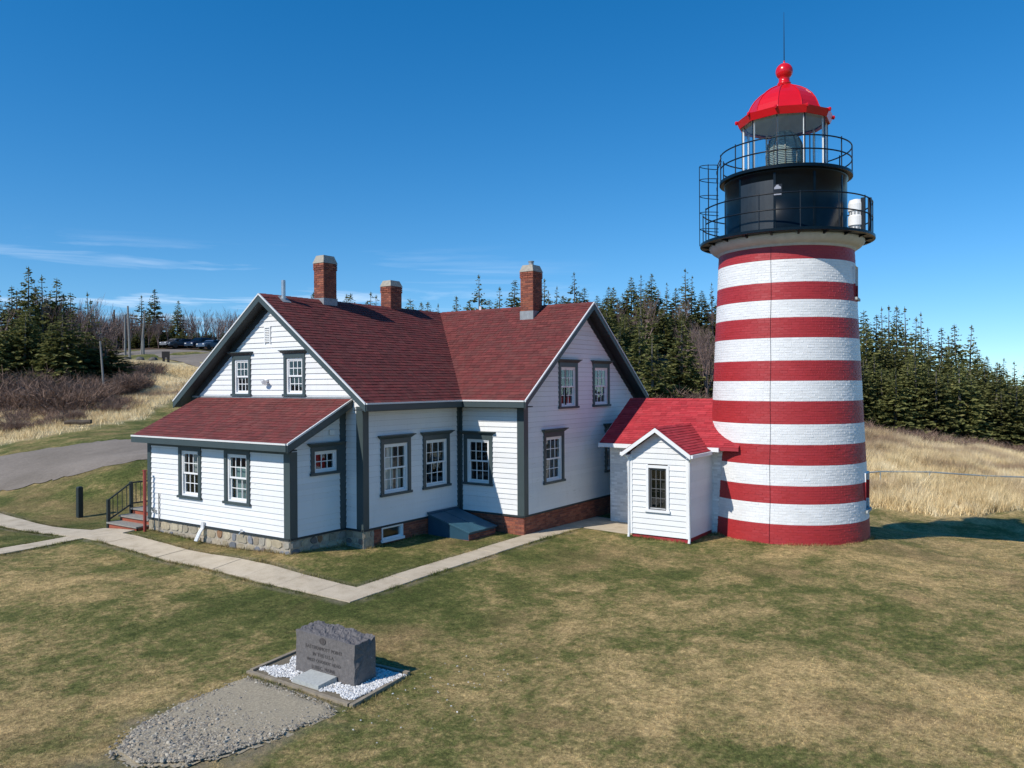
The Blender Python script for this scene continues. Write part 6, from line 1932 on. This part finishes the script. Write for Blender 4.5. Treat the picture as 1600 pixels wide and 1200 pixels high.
def car(px_, w, yaw, col, label, suv=True):
    x, y = at_w(px_, w); g0 = gz(x, y) + .12
    t = empty("parked_car", (x, y, g0), label, "car", "cars in the car park")
    c, s = math.cos(yaw), math.sin(yaw)
    prof = [(-2.25, .35), (-2.28, .75), (-2.2, 1.0), (-1.95, 1.58), (-1.7, 1.70), (.2, 1.68), (.95, 1.10), (2.05, .95), (2.25, .75), (2.25, .35)] if suv else \
           [(-2.2, .35), (-2.25, .7), (-2.1, .95), (-1.5, 1.0), (-.9, 1.42), (.3, 1.42), (1.0, .98), (2.0, .86), (2.22, .65), (2.22, .35)]
    U, Vv = Vector((c, s, 0)), Vector((-s, c, 0)); O = Vector((x, y, g0))
    mb = MB(); n = len(prof)
    for (wd, k) in ((-.88, 0), (.88, 1)):
        for (a, b) in prof:
            ins = .14 * max(0, (b - .95)) / .6
            mb.v.append(tuple(O + U * a + Vv * (wd - math.copysign(ins, wd)) + ZV * b))
    mb.f.append(tuple(range(n))); mb.f.append(tuple(range(2 * n - 1, n - 1, -1)))
    for k in range(n): mb.f.append((k, n + k, n + (k + 1) % n, (k + 1) % n))
    mb.c = [col] * len(mb.f)
    fix_normals(mb.build("body", M['car'], t))
    zt_ = 1.55 if suv else 1.34
    for sd_ in (-1, 1):
        mb = MB()
        for (a0, a1, b0, b1) in ((-1.75, -.75, -1.68, -.75), (-.68, .55, -.68, .12)):
            P = [(a0, 1.03), (a1, 1.03), (b1, zt_), (b0, zt_)]
            mb.quad(*[O + U * p + Vv * sd_ * (.895 - .14 * max(0, q - .95) / .6) + ZV * q for p, q in P])
        mb.build("side_window", M['black_iron'], t)
    mb = MB(); P = [(.30, 1.62 if suv else 1.36), (.90, 1.16 if suv else 1.04)]
    mb.quad(*[O + U * (p + .03) + Vv * q * (.70 if r > 1.3 else .80) + ZV * (r + .02) for p, r, q in ((P[0][0], P[0][1], -1), (P[1][0], P[1][1], -1), (P[1][0], P[1][1], 1), (P[0][0], P[0][1], 1))]); mb.build("windscreen", M['black_iron'], t)
    for a in (-1.4, 1.4):
        for b in (-.80, .80):
            mb = MB(); mb.tube([O + U * a + Vv * (b - .11) + ZV * .34, O + U * a + Vv * (b + .11) + ZV * .34], .34, 14); mb.build("wheel", M['tyre'], t)
    for b in (-.62, .62):
        mb = MB(); mb.obox(O, U, Vv, ZV, 2.2, 2.27, b - .15, b + .15, .68, .80); mb.build("headlight", M['white_trim'], t)
ang = math.atan2(FW[1], FW[0])
car(288, 127, ang + 2.15, (.010, .014, .030), "dark navy car at the left end of the parked row", suv=False)
car(312, 125, ang + 2.75, (.012, .016, .036), "dark navy car in the middle of the parked row")
car(331, 123, ang + 2.7, (.06, .085, .13), "blue-grey car half hidden by the house gable", suv=False)
car(274, 130, ang + 2.6, (.16, .15, .15), "grey car behind the dark navy cars", suv=False)

fp = [(1300, 42.0), (1375, 42.6), (1452, 43.2), (1540, 43.8), (1640, 44.5)]
fe = empty("rail_fence", (*at_w(1452, 43.2), gz(*at_w(1452, 43.2))), "low weathered pipe rail crossing the dry meadow", "fence")
pts = [Vector((*at_w(a, b), 0)) for a, b in fp]
tops = [Vector((p.x, p.y, gz(p.x, p.y) + .78)) for p in pts]
for p, q in zip(pts, tops):
    mb = MB(); mb.tube([(p.x, p.y, q.z - 1.1), q], .035, 8); mb.build("post", M['pipe_blue'], fe)
for a, b in zip(tops[:-1], tops[1:]):
    mb = MB(); mb.tube([a, b], .036, 8); mb.build("rail", M['pipe_blue'], fe)

x, y = 4.74, 33.16
mb = MB(); dq = Vector((RT[0], RT[1], 0)).normalized(); O = Vector((x, y, gz(x, y) + .15))
mb.tube([O - dq * .8, O - dq * .3 + ZV * .04, O + dq * .3, O + dq * .8 + ZV * .05], [.12, .15, .15, .13], 9); tag(mb.build("log", M['log']), "short dark log lying at the meadow's edge", "log")
